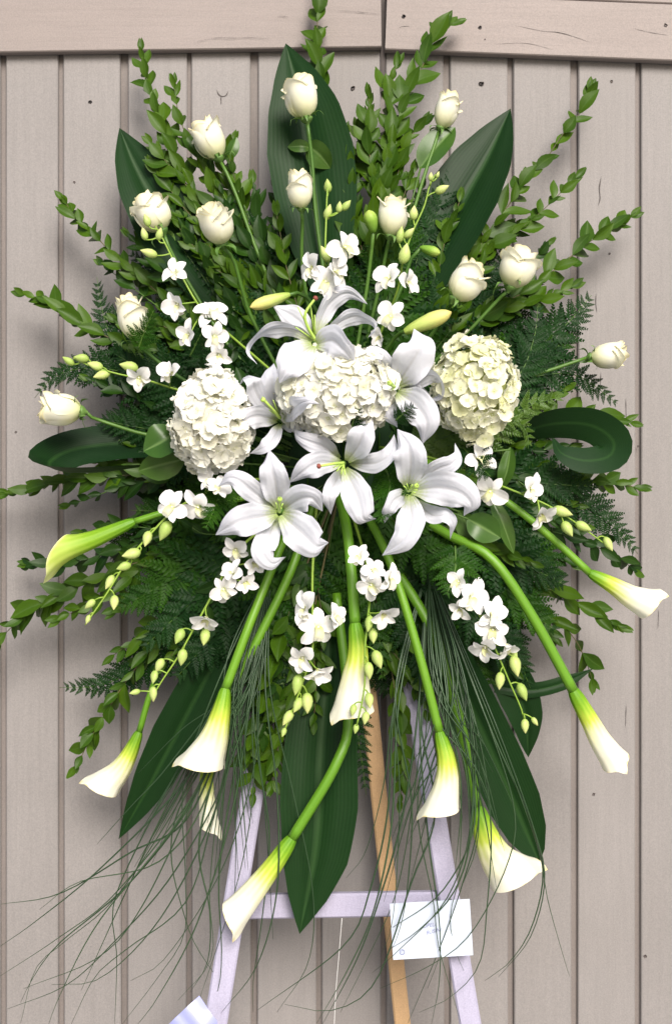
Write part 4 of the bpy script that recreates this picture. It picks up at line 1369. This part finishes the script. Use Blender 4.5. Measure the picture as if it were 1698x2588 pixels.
lily('white lily in the very middle of the arrangement', (868, 1170), 0.37, [
    ([(878, 1165), (905, 1125), (918, 1085), (938, 1046)], 35, dict(off=0.012, cup=0.35)),
    ([(858, 1158), (820, 1130), (780, 1116), (752, 1102), (742, 1082)], 25, dict(off=-0.012)),
    ([(862, 1170), (810, 1170), (770, 1190), (731, 1220)], 33, dict(off=0.004)),
    ([(872, 1185), (898, 1240), (912, 1290), (922, 1316), (950, 1312)], 39, dict(off=0.008)),
    ([(885, 1170), (945, 1170), (985, 1142), (996, 1098)], 27, dict(off=-0.008)),
    ([(866, 1185), (845, 1225), (832, 1260), (836, 1300)], 22, dict(off=-0.004, r0=-0.2)),
], [(868, 1170, -0.01), (842, 1172, 0.03), (806, 1178, 0.045)], [(842, 1182), (850, 1192), (862, 1198), (872, 1200)], 4, red=True)
lily('wide open white lily at the lower left of the group', (706, 1293), 0.385, [
    ([(704, 1285), (696, 1225), (684, 1175), (680, 1136)], 38, dict(off=-0.008)),
    ([(698, 1285), (642, 1245), (605, 1215), (575, 1208), (550, 1230)], 29, dict(off=-0.01)),
    ([(700, 1298), (640, 1310), (590, 1325), (545, 1352)], 41, dict(off=0.008)),
    ([(702, 1305), (680, 1355), (664, 1395), (690, 1426), (722, 1408)], 31, dict(off=-0.006)),
    ([(712, 1300), (758, 1342), (800, 1382), (830, 1372)], 48, dict(off=0.012)),
    ([(715, 1288), (755, 1262), (790, 1262), (815, 1292)], 36, dict(off=0.0)),
], [(706, 1293, -0.01), (706, 1278, 0.03), (707, 1262, 0.045)], [(697, 1270), (715, 1272), (700, 1282), (712, 1284)], 5)
lily('wide open white lily at the lower right of the group', (1032, 1240), 0.38, [
    ([(1030, 1232), (1038, 1175), (1030, 1125), (1004, 1084)], 42, dict(off=0.006)),
    ([(1040, 1240), (1105, 1232), (1165, 1248), (1192, 1280), (1172, 1304)], 46, dict(off=0.012)),
    ([(1034, 1250), (1040, 1310), (1015, 1365), (966, 1404)], 37, dict(off=0.01)),
    ([(1026, 1246), (1000, 1262), (985, 1290), (972, 1322)], 24, dict(off=-0.004)),
    ([(1045, 1225), (1100, 1188), (1140, 1172), (1160, 1148), (1150, 1120)], 24, dict(off=-0.014)),
    ([(1045, 1262), (1090, 1300), (1125, 1300), (1148, 1325), (1138, 1362)], 24, dict(off=-0.012)),
], [(1032, 1240, -0.01), (1042, 1236, 0.03), (1052, 1228, 0.045)], [(1020, 1228), (1028, 1222), (1055, 1238), (1050, 1246), (1042, 1224)], 6)


def lily_bud(label, tip, bottom, hw, d, stem, mat):
    A, B = P(*bottom, d), P(*tip, d + 0.015)
    base = P(*stem[-1], 0.2)
    th = thing('lily_bud', label, 'lily bud', base)
    ax = B - A
    X, Y, Z = axes_z(ax, VIEW)
    H = ax.length
    gg = G()
    n = 18
    rows, lcs = [], []
    tb = [(0, .35), (.12, .62), (.35, .85), (.6, 1.0), (.8, .86), (.93, .5), (1, .08)]
    for j in range(13):
        v = j / 12
        r = px(hw, d) * table(tb, v)
        rows.append([A + Z * (H * v) + (X * math.cos(2 * math.pi * i / n) + Y * math.sin(2 * math.pi * i / n)) * r * (1 + 0.09 * abs(math.cos(1.5 * 2 * math.pi * i / n))) for i in range(n)])
        lcs.append([(i / n, v, 0) for i in range(n)])
    gg.grid(rows, lcs, wrap=True)
    part('bud', gg.mesh('bud', mat, base), th)
    gg = G()
    gg.tube([A + Z * H * 0.05] + [P(x, y, lerp(d, 0.2, (i + 1) / len(stem))) for i, (x, y) in enumerate(stem)], px(5), n=6, steps=10)
    part('stem', gg.mesh('stem', ROSE_STEM, base), th)


lily_bud('closed pale green lily bud left above the lilies', (632, 776), (732, 744), 16, 0.27, [(770, 745), (820, 830), (850, 980)], LILY_BUD)
lily_bud('closed yellow lily bud right above the lilies', (1141, 788), (1022, 838), 20, 0.28, [(1000, 850), (950, 920), (890, 1020)], LILY_BUD)
lily_bud('upright green bud left of the blush cream rose', (931, 530), (944, 586), 17, 0.25, [(938, 640), (925, 740), (890, 950)], LILY_BUD_G)
lily_bud('small lime green bud above the yellow lily bud', (1112, 640), (1062, 625), 13, 0.23, [(1040, 650), (1000, 760), (900, 960)], LILY_BUD_G)

# ------------------------------------------------------------------ calla lilies
def calla(label, stem, axis, R, tipdir, seed=0, r0=14, mat=CALLA, emin=0.60, rs=12):
    rs *= 0.92
    """stem: points root..neck; axis: points neck..mouth (x, y, d); tipdir: image direction of the pointed tip (dx, dy, toward viewer)"""
    base = P(*stem[0])
    th = thing('calla_lily', label, 'calla lily', base)
    s3 = [P(*p) for p in stem] + [P(*axis[0])]
    gg = G()
    gg.tube(s3, px(rs * 0.92), px(rs * 1.04), n=12, steps=26)
    part('stem', gg.mesh('stem', CALLA_STEM, base), th)
    a3 = [P(*p) for p in axis]
    NV, NU = 22, 36
    C = resample(a3, 60)
    tv = Vector((tipdir[0], -tipdir[2], -tipdir[1]))
    # carry the tip direction back from the mouth to the neck
    Fr = frames(C[::-1], tv)
    Fr = [(-t, n, (-t).cross(n)) for t, n, b in Fr][::-1]
    d = axis[0][2]
    Rm, r0m = px(R, d), px(r0, d)
    prof = [(0, px(rs, d) * 1.06), (0.05, max(px(rs, d) * 1.15, r0m * 0.9)), (0.1, r0m), (0.2, lerp(r0m, Rm, 0.10)), (0.4, lerp(r0m, Rm, 0.28)), (0.58, lerp(r0m, Rm, 0.50)), (0.75, lerp(r0m, Rm, 0.76)), (0.9, Rm * 0.97), (1.0, Rm * 1.03)]
    gg = G()
    rows, lcs = [], []
    rr = random.Random(seed)
    ph = rr.uniform(0, 6)
    for j in range(NV + 1):
        t = j / NV
        row, lc = [], []
        for i in range(NU + 1):
            th_ = -math.pi * 1.06 + 2.12 * math.pi * i / NU
            e = emin + (0.92 - emin) * ((1 + math.cos(th_)) / 2) ** 1.3 + 0.08 * math.exp(-(th_ / 0.28) ** 2)
            s = min(1.0, e * t)
            fi = s * 60
            k = min(int(fi), 59)
            c = C[k].lerp(C[k + 1], fi - k)
            T, N, B = Fr[k]
            r = table(prof, s)
            lipf = max(0, (t - 0.86) / 0.14)
            r *= 1 + 0.05 * th_ / math.pi
            r += Rm * (0.09 * lipf ** 1.6 + 0.03 * lipf * math.sin(th_ * 3 + ph))
            row.append(c + N * (r * math.cos(th_)) + B * (r * math.sin(th_)))
            lc.append(((th_ / math.pi) * 0.5 + 0.5, max(s * 0.97, lipf ** 3 * 0.97 if t == 1 else 0), 0))
        rows.append(row)
        lcs.append(lc)
    gg.grid(rows, lcs)
    part('spathe', gg.mesh('spathe', mat, base), th)
    gg = G()
    gg.tube([C[10], C[22], C[36]], px(6), px(3), n=8, steps=8)
    part('spadix', gg.mesh('spadix', SPADIX, base), th)


calla('green side on calla lily reaching far left', [(760, 1230, .18), (580, 1265, .22), (430, 1292, .25)], [(340, 1318, .255), (240, 1362, .26), (150, 1395, .26), (90, 1440, .255)], 40, (-0.5, 0.9, 0.1), 1, r0=15, mat=CALLA_G, emin=0.6, rs=9)
calla('white calla lily hanging left of the middle above the grass', [(760, 1260, .2), (690, 1430, .27), (630, 1580, .30)], [(570, 1740, .31), (556, 1810, .315), (535, 1880, .315), (492, 1965, .31)], 58, (-1, 0.25, 0.1), 2, r0=18, emin=0.78)
calla('central calla lily hanging under the lilies', [(850, 1230, .22), (875, 1330, .29), (888, 1450, .32)], [(897, 1575, .33), (905, 1650, .335), (898, 1720, .335), (890, 1830, .33)], 54, (-0.8, 0.2, 0.5), 3, r0=20, emin=0.84, rs=14)
calla('white calla lily hanging over the right easel leg', [(900, 1250, .21), (985, 1420, .28), (1055, 1640, .30)], [(1110, 1850, .30), (1128, 1920, .305), (1128, 1990, .305), (1104, 2085, .30)], 48, (-1, 0.5, 0.1), 4, r0=18, emin=0.78)
calla('white calla lily reaching out to the far right', [(960, 1140, .19), (1150, 1190, .26), (1290, 1275, .28), (1400, 1365, .28)], [(1490, 1448, .28), (1550, 1480, .28), (1600, 1510, .28), (1670, 1538, .28)], 42, (0.9, 0.1, 0.2), 5, r0=15, emin=0.8, rs=10)
calla('pale calla lily low on the right beyond the stems', [(980, 1260, .19), (1130, 1350, .25), (1240, 1410, .28), (1340, 1550, .28)], [(1448, 1745, .27), (1490, 1820, .265), (1520, 1875, .265), (1572, 1948, .26)], 36, (0.6, 0.8, 0.2), 6, r0=19, emin=0.84, rs=14)
calla('lowest calla lily crossing the bottom broad leaf', [(850, 1500, .2), (880, 1800, .24), (850, 1930, .27)], [(738, 2120, .275), (690, 2190, .28), (640, 2255, .28), (562, 2350, .275)], 40, (-0.2, 1, 0.3), 7, r0=20, emin=0.80, rs=14)
calla('broad open calla lily at the lower right', [(960, 1380, .18), (1095, 1600, .235), (1160, 1820, .24)], [(1205, 2040, .24), (1232, 2120, .245), (1265, 2180, .245), (1330, 2240, .24)], 66, (1, 0.35, 0.1), 8, r0=22, emin=0.74, rs=15)
calla('faded calla lily at lower left behind a broad leaf', [(600, 1400, .15), (450, 1600, .13), (385, 1740, .13)], [(352, 1850, .13), (325, 1910, .13), (295, 1955, .13), (235, 2010, .125)], 44, (-1, 0.3, 0.1), 9, r0=14, emin=0.78, rs=9)
calla('narrow calla lily behind the left hanging calla', [(800, 1250, .18), (740, 1430, .23), (660, 1600, .25), (590, 1740, .255)], [(530, 1900, .25), (522, 1980, .25), (526, 2050, .25), (536, 2125, .25)], 26, (0.3, 1, 0.1), 10, r0=15, emin=0.8, rs=13)

# ------------------------------------------------------------------ dendrobium orchid sprays
def tepal(mat, w, seed, curl=0.18, cup=0.25):
    gg = G()
    gg.ribbon([Vector((0.02, 0, 0)), Vector((0.35, 0, 0.06)), Vector((0.7, 0, 0.06 - curl * 0.3)), Vector((1.0, 0, 0.04 - curl))], w,
              [(0, .25), (.2, .62), (.45, 1), (.7, .92), (.88, .55), (1, .06)], N0=(0, 0, 1), nu=6, nv=8, cup=cup, groove=0.06, ruffle=0.08, ph=seed)
    return gg.mesh('petal', mat)


SEP = [tepal(ORCH, 0.30, s, 0.26) for s in range(2)]
PET = [tepal(ORCH, 0.45, 3 + s, 0.2, 0.22) for s in range(2)]
gg = G()
gg.ribbon([Vector((0.0, 0, 0.05)), Vector((0.12, 0, 0.28)), Vector((0.40, 0, 0.30)), Vector((0.66, 0, 0.10))], 0.24, [(0, .5), (.3, .9), (.6, 1), (.85, .8), (1, .2)], N0=(-1, 0, 1), nu=6, nv=8, cup=0.7)
gg.lathe([(0.0, 0.07), (0.12, 0.09), (0.2, 0.07), (0.24, 0.02)], 8)
LIP = gg.mesh('flower', ORCH_LIP)
gg = G()
gg.lathe([(0, 0.03), (0.06, 0.16), (0.2, 0.27), (0.42, 0.31), (0.64, 0.25), (0.84, 0.13), (0.96, 0.04), (1.0, 0.005)], 10, bend=0.14)
BUD = gg.mesh('bud', ORCH_BUD)


def orchid(label, stem, flowers, buds, d, seed, droot=0.2):
    """stem root..tip; flowers (x, y, size, face dx, face dy, openness); buds (x, y, length, dx, dy)"""
    rr = random.Random(seed)
    n = len(stem) - 1
    s3 = [P(x, y, lerp(droot, d, min(1, i / max(1, n) * 2.2))) for i, (x, y) in enumerate(stem)]
    base = s3[0]
    th = thing('orchid_spray', label, 'orchid', base)
    gg = G()
    gg.tube(s3, px(4.2), px(1.8), n=6, steps=30)
    part('stem', gg.mesh('stem', ORCH_STEM, base), th)
    C = resample(s3, 60)

    def pedicel(e, back):
        k = min(range(len(C)), key=lambda q: (C[q] - e - (C[0] - C[-1]).normalized() * px(14)).length)
        gp = G()
        gp.tube([C[k], C[k].lerp(e, 0.6) - back * px(4) + Vector((0, -px(3), 0)), e], px(2.0), px(1.7), n=5, steps=8)
        part('pedicel', gp.mesh('pedicel', ORCH_STEM, base), th)

    for k, (x, y, sz, fx, fy, op) in enumerate(flowers):
        c = P(x, y, d + 0.012 + rr.uniform(-0.006, 0.008))
        Z = Vector((fx * 1.5 + rr.uniform(-.3, .3), -1.0, -fy * 1.3 + rr.uniform(-.3, .3))).normalized()
        X, Y, Z = axes_z(Z, (rr.uniform(-.9, .9), 0, 1))
        s = px(sz * rr.uniform(0.92, 1.15), d)
        M = mtx(c - base, X, Y, Z, s)
        fl = part('flower', LIP, th, M @ Matrix.Rotation(math.pi, 4, 'Z'))
        for q, (a, kind) in enumerate(((0, 's'), (72, 'p'), (-72, 'p'), (140, 's'), (-140, 's'))):
            tilt = lerp(1.1, 0.0, op) + rr.uniform(-0.35, 0.4)
            me = rr.choice(PET if kind == 'p' else SEP)
            sc = rr.uniform(0.85, 1.15)
            part('petal', me, fl, Matrix.Rotation(math.pi + math.radians(a + rr.uniform(-8, 8)), 4, 'Z') @ Matrix.Rotation(-tilt, 4, 'Y') @ Matrix.Diagonal((sc, sc, sc, 1)))
        pedicel(c - Z * s * 0.05, -Z)
    for x, y, ln, dx, dy in buds:
        dirn = Vector((dx, rr.uniform(-0.35, 0.1), -dy)).normalized()
        e = P(x, y, d + rr.uniform(-0.004, 0.008)) - dirn * px(ln, d) * 0.5
        X, Y, Z = axes_z(dirn, (rr.uniform(-1, 1), -1, rr.uniform(-1, 1)))
        L = px(ln * 0.9, d)
        part('bud', BUD, th, mtx(e - base, X, Y, Z, L * rr.uniform(0.9, 1.1), L * rr.uniform(0.9, 1.1), L * 1.08))
        pedicel(e + dirn * L * 0.04, dirn)
    return th


orchid('white orchid spray at upper left with buds over a rose', [(760, 1000), (620, 880), (540, 810), (500, 768), (450, 680), (410, 600), (392, 570)],
       [(445, 690, 38, -0.5, -0.3, .45), (452, 768, 40, -0.3, 0.1, .6), (536, 790, 44, 0.3, -0.5, .9), (480, 845, 40, -0.5, 0.2, .6), (540, 850, 40, 0.5, 0.3, .5), (552, 895, 36, 0.2, 0.6, .35)],
       [(365, 590, 34, -0.2, -1), (403, 590, 34, 0.2, -1), (372, 555, 34, -0.2, -1), (376, 637, 46, -1, -0.4)], 0.30, 1)
orchid('white orchid spray pointing up above the top lily', [(850, 960), (825, 800), (822, 700), (822, 620), (824, 560), (826, 500), (828, 470)],
       [(868, 625, 40, 0.4, -0.2, .8), (790, 678, 44, -0.5, -0.2, .8), (822, 712, 44, 0.1, 0.1, .85), (840, 690, 38, 0.7, -0.5, .5)],
       [(829, 468, 36, 0, -1), (828, 534, 42, 0.2, -1), (858, 522, 30, 0.2, -1), (876, 518, 34, 0.7, -0.7), (822, 640, 46, -0.3, -0.7)], 0.30, 2)
orchid('white orchid spray pointing up to the right', [(900, 990), (970, 820), (1005, 730), (1020, 650), (1045, 580), (1072, 520), (1085, 470), (1100, 440)],
       [(985, 705, 40, -0.4, -0.3, .7), (1024, 715, 38, 0.5, 0.1, .45), (988, 800, 46, -0.1, 0.0, .95), (965, 850, 34, -0.4, 0.4, .4)],
       [(1088, 445, 22, 0, -1), (1106, 440, 18, 0.3, -1), (1118, 478, 40, 1, -0.3), (1045, 537, 38, 0, -1), (1012, 592, 44, 0.2, -1), (1035, 588, 36, 0.6, -0.5), (1024, 640, 54, 0.3, -1)], 0.30, 3)
orchid('white orchid spray pointing left above the far left rose', [(760, 1080), (580, 1020), (450, 985), (370, 960), (300, 945), (230, 925), (185, 905)],
       [(352, 952, 38, 0.1, 0.5, .5), (436, 945, 42, -0.4, -0.5, .4)],
       [(172, 912, 36, -0.9, -0.5), (205, 904, 40, -1, -0.2), (240, 924, 42, -1, -0.2), (256, 946, 46, -1, 0.2), (325, 925, 50, -1, -0.3)], 0.28, 4)
orchid('white orchid spray trailing down left below the left hydrangea', [(740, 1210), (600, 1215), (510, 1250), (440, 1290), (380, 1350), (320, 1420), (270, 1500), (215, 1580)],
       [(436, 1282, 40, -0.2, 0.1, .9), (502, 1280, 40, -0.1, 0.2, .9), (548, 1232, 38, 0.2, -0.4, .6), (535, 1215, 34, -0.4, -0.3, .5)],
       [(415, 1342, 56, -0.4, 0.7), (370, 1362, 44, -0.4, 1), (332, 1402, 50, -1, 0.4), (312, 1432, 40, -0.9, 0.3), (276, 1472, 42, -0.5, 0.9), (228, 1528, 34, -0.6, 0.6), (289, 1524, 40, 0, 1), (222, 1566, 26, -0.4, 0.9)], 0.32, 5)
orchid('white orchid spray trailing down left of the hanging callas', [(760, 1290), (660, 1340), (595, 1400), (550, 1480), (500, 1570), (450, 1660), (410, 1720), (380, 1770)],
       [(596, 1388, 40, -0.2, 0.3, .7), (565, 1488, 42, -0.1, 0.3, .85), (618, 1470, 36, 0.4, 0.3, .5), (590, 1450, 34, -0.4, -0.3, .5), (522, 1558, 40, -0.1, 0.9, .3), (640, 1420, 30, 0.3, 0.4, .3)],
       [(518, 1612, 46, -0.1, 1), (454, 1610, 44, -0.3, 1), (460, 1662, 44, -0.2, 1), (402, 1682, 40, -0.5, 0.8), (388, 1712, 36, -0.3, 1), (386, 1755, 40, -0.1, 1), (340, 1750, 30, -1, 0.2)], 0.33, 6)
orchid('white orchid spray hanging left of the central calla', [(800, 1280), (790, 1440), (790, 1560), (790, 1640), (770, 1710), (745, 1780), (718, 1850)],
       [(775, 1540, 44, -0.5, -0.2, .6), (802, 1585, 48, 0.2, 0.1, .9), (842, 1560, 38, 0.6, 0.0, .5), (766, 1660, 44, -0.4, 0.5, .45), (802, 1692, 44, 0.3, 0.9, .25)],
       [(752, 1732, 56, -0.1, 1), (776, 1778, 54, 0, 1), (752, 1784, 44, -0.4, 0.9), (727, 1816, 46, -0.5, 0.9), (716, 1852, 26, -0.4, 0.9)], 0.33, 7)
orchid('white orchid spray hanging over the central calla spathe', [(890, 1300), (920, 1400), (935, 1480), (930, 1560), (922, 1640), (922, 1720), (914, 1780), (900, 1840)],
       [(908, 1408, 38, -0.3, -0.4, .5), (938, 1478, 42, -0.2, 0.0, .8), (982, 1462, 42, 0.5, 0.0, .7), (970, 1545, 46, 0.3, 0.9, .25), (940, 1440, 36, 0.2, -0.4, .6)],
       [(932, 1578, 46, -0.2, 1), (944, 1608, 42, 0.2, 1), (954, 1668, 50, 0.3, 1), (932, 1696, 46, 0.1, 1), (934, 1772, 42, 0.2, 1), (893, 1796, 32, -0.1, 1), (924, 1816, 34, -0.1, 1), (899, 1843, 26, -0.2, 1)], 0.375, 8)
orchid('white orchid spray hanging at lower right over the grass', [(960, 1290), (1090, 1400), (1160, 1480), (1220, 1570), (1260, 1660), (1290, 1730), (1320, 1800), (1325, 1840)],
       [(1160, 1470, 42, -0.3, -0.2, .6), (1190, 1510, 46, 0.1, 0.1, .8), (1165, 1535, 34, -0.4, 0.6, .4), (1240, 1555, 44, 0.5, -0.4, .6), (1245, 1590, 44, 0.1, 0.2, .7), (1228, 1632, 44, -0.2, 0.7, .5), (1278, 1628, 44, 0.5, 0.8, .3)],
       [(1304, 1684, 56, 0.3, 1), (1264, 1722, 46, 0, 1), (1320, 1750, 50, 0.4, 1), (1326, 1836, 38, 0, 1), (1352, 1824, 26, 0.7, 0.8), (1298, 1650, 40, 0.5, 0.8)], 0.31, 9)
orchid('white orchid spray reaching right along the right calla stem', [(960, 1130), (1100, 1160), (1220, 1210), (1310, 1245), (1390, 1280), (1460, 1325), (1535, 1380)],
       [(1208, 1160, 42, 0.3, -0.2, .6), (1238, 1240, 46, 0.1, 0.2, .8), (1338, 1235, 42, 0.4, -0.1, .5), (1362, 1298, 44, 0.2, 0.7, .25)],
       [(1422, 1292, 54, 1, 0.2), (1434, 1338, 46, 0.5, 0.9), (1474, 1332, 46, 0.9, 0.5), (1537, 1376, 42, 0.4, 0.9)], 0.31, 10)

# ------------------------------------------------------------------ bear grass
def grass(label, root, blades, d, seed):
    base = P(*root, 0.19)
    th = thing('bear_grass_bunch', label, 'grass', base)
    rr = random.Random(seed)
    for pts in blades:
        n = len(pts)
        dt = rr.uniform(-0.05, 0.03)
        p3 = [P(*root, 0.19)] + [P(x, y, d + dt * (i / n) + 0.03 * math.sin(math.pi * (i + 1) / (n + 1))) for i, (x, y) in enumerate(pts)]
        gg = G()
        w = rr.uniform(1.3, 2.6)
        gg.tube(p3, 0, n=4, steps=34, tb=[(0, px(w)), (0.6, px(w)), (0.85, px(w * 0.6)), (1, px(0.45))])
        part('blade', gg.mesh('blade', GRASS, base), th)


lb = [
    [(600, 1750), (480, 2060), (330, 2155), (150, 2260), (-10, 2288)],
    [(620, 1700), (520, 1960), (300, 2250), (150, 2370), (-10, 2475)],
    [(630, 1740), (560, 1990), (430, 2220), (290, 2380), (170, 2490), (18, 2552)],
    [(600, 1700), (500, 2000), (330, 2230), (150, 2385), (85, 2470), (52, 2535)],
    [(600, 1720), (480, 1980), (300, 2260), (165, 2380), (90, 2450), (52, 2588)],
    [(600, 1680), (420, 2000), (310, 2220), (284, 2315), (295, 2420), (290, 2590)],
    [(600, 1700), (470, 1950), (468, 2200), (466, 2360), (400, 2470), (305, 2595)],
    [(640, 1700), (575, 2050), (553, 2230), (560, 2400), (552, 2500), (520, 2555)],
    [(600, 1760), (505, 2110), (530, 2300), (525, 2430), (480, 2510)],
    [(640, 1760), (560, 2000), (530, 2250), (535, 2420), (450, 2530)],
    [(590, 1700), (440, 2000), (330, 2230), (205, 2505)],
    [(620, 1760), (540, 2060), (470, 2280), (320, 2400), (240, 2470), (180, 2590)],
    [(590, 1700), (430, 1930), (330, 2040), (245, 2135)],
    [(640, 1700), (600, 1950), (595, 2200), (590, 2320)],
    [(640, 1780), (680, 2100), (665, 2300), (640, 2480), (640, 2560)],
    [(650, 1780), (670, 2050), (680, 2200), (690, 2375)],
    [(620, 1750), (440, 2080), (470, 2330), (540, 2460), (560, 2470)],
    [(640, 1780), (640, 2000), (600, 2230), (500, 2540)],
    [(600, 1700), (560, 2000), (420, 2300), (260, 2470), (130, 2490)],
]
lb += [
    [(660, 1700), (640, 1950), (560, 2200), (420, 2420), (330, 2480)],
    [(670, 1720), (700, 2000), (700, 2250), (650, 2440), (560, 2560)],
    [(680, 1720), (740, 2000), (790, 2250), (780, 2430), (700, 2560)],
    [(640, 1700), (480, 1960), (260, 2190), (90, 2330), (-10, 2400)],
    [(640, 1700), (500, 2000), (360, 2290), (250, 2420), (60, 2500)],
    [(620, 1720), (460, 2060), (250, 2330), (150, 2520), (120, 2600)],
    [(600, 1720), (520, 2020), (400, 2180), (200, 2230), (100, 2300)],
    [(640, 1720), (590, 2040), (500, 2330), (400, 2520), (340, 2600)],
]
rg = random.Random(3)
for k in range(26):
    ex = rg.uniform(330, 640)
    ey = rg.uniform(1950, 2230)
    lb.append([(rg.uniform(560, 650), rg.uniform(1680, 1760)), ((ex + 590) / 2 + rg.uniform(-15, 15), (ey + 1730) / 2), (ex, ey)])
grass('long thin grass blades trailing down to the lower left', (690, 1420), lb, 0.255, 1)
rb = [
    [(1060, 1760), (1020, 2050), (960, 2270), (900, 2430), (815, 2590)],
    [(1070, 1780), (1040, 2050), (1000, 2260), (930, 2420), (860, 2560)],
    [(1000, 1760), (980, 2050), (935, 2250), (870, 2390), (650, 2555)],
    [(1000, 1760), (970, 1980), (925, 2150), (875, 2220)],
    [(1060, 1800), (1080, 2100), (1110, 2330), (1110, 2480), (1090, 2590)],
    [(1080, 1800), (1055, 2050), (1095, 2280), (1110, 2400), (1165, 2588)],
    [(1200, 1820), (1240, 2080), (1230, 2300), (1210, 2440), (1140, 2520), (1060, 2560)],
    [(1190, 1820), (1190, 2100), (1150, 2250), (1060, 2350), (985, 2400)],
    [(1180, 1820), (1190, 2080), (1130, 2270), (1000, 2410), (940, 2460)],
    [(1190, 1800), (1210, 2060), (1170, 2230), (1110, 2400), (1030, 2588)],
    [(1170, 1780), (1210, 2090), (1160, 2260), (1110, 2420), (1080, 2500)],
    [(1230, 1820), (1300, 2050), (1280, 2190), (1190, 2360), (1090, 2440), (960, 2500)],
    [(1230, 1820), (1330, 2050), (1372, 2200), (1345, 2340), (1290, 2430), (1225, 2480)],
    [(1240, 1800), (1350, 2100), (1376, 2230), (1340, 2370), (1260, 2470)],
    [(1240, 1820), (1355, 2130), (1385, 2280), (1430, 2440), (1440, 2470)],
    [(1160, 1800), (1190, 2100), (1140, 2300), (1150, 2400), (1172, 2455)],
    [(1160, 1800), (1200, 2070), (1120, 2250), (1000, 2340), (985, 2350)],
    [(1000, 1740), (1010, 2000), (1000, 2250), (985, 2360), (960, 2420)],
    [(1000, 1740), (1040, 2020), (1030, 2240), (1010, 2350), (990, 2400)],
    [(1010, 1760), (990, 2080), (945, 2300), (880, 2450), (800, 2588)],
    [(1060, 1790), (1100, 2050), (1040, 2230), (950, 2480), (840, 2555), (720, 2540)],
]
for k in range(22):
    ex = rg.uniform(960, 1330)
    ey = rg.uniform(1950, 2300)
    rb.append([(rg.uniform(1080, 1190), rg.uniform(1700, 1790)), ((ex + 1140) / 2 + rg.uniform(-15, 15), (ey + 1750) / 2), (ex + rg.uniform(-30, 10), ey)])
grass('long thin grass blades trailing down over the white card', (1080, 1430), rb, 0.27, 2)
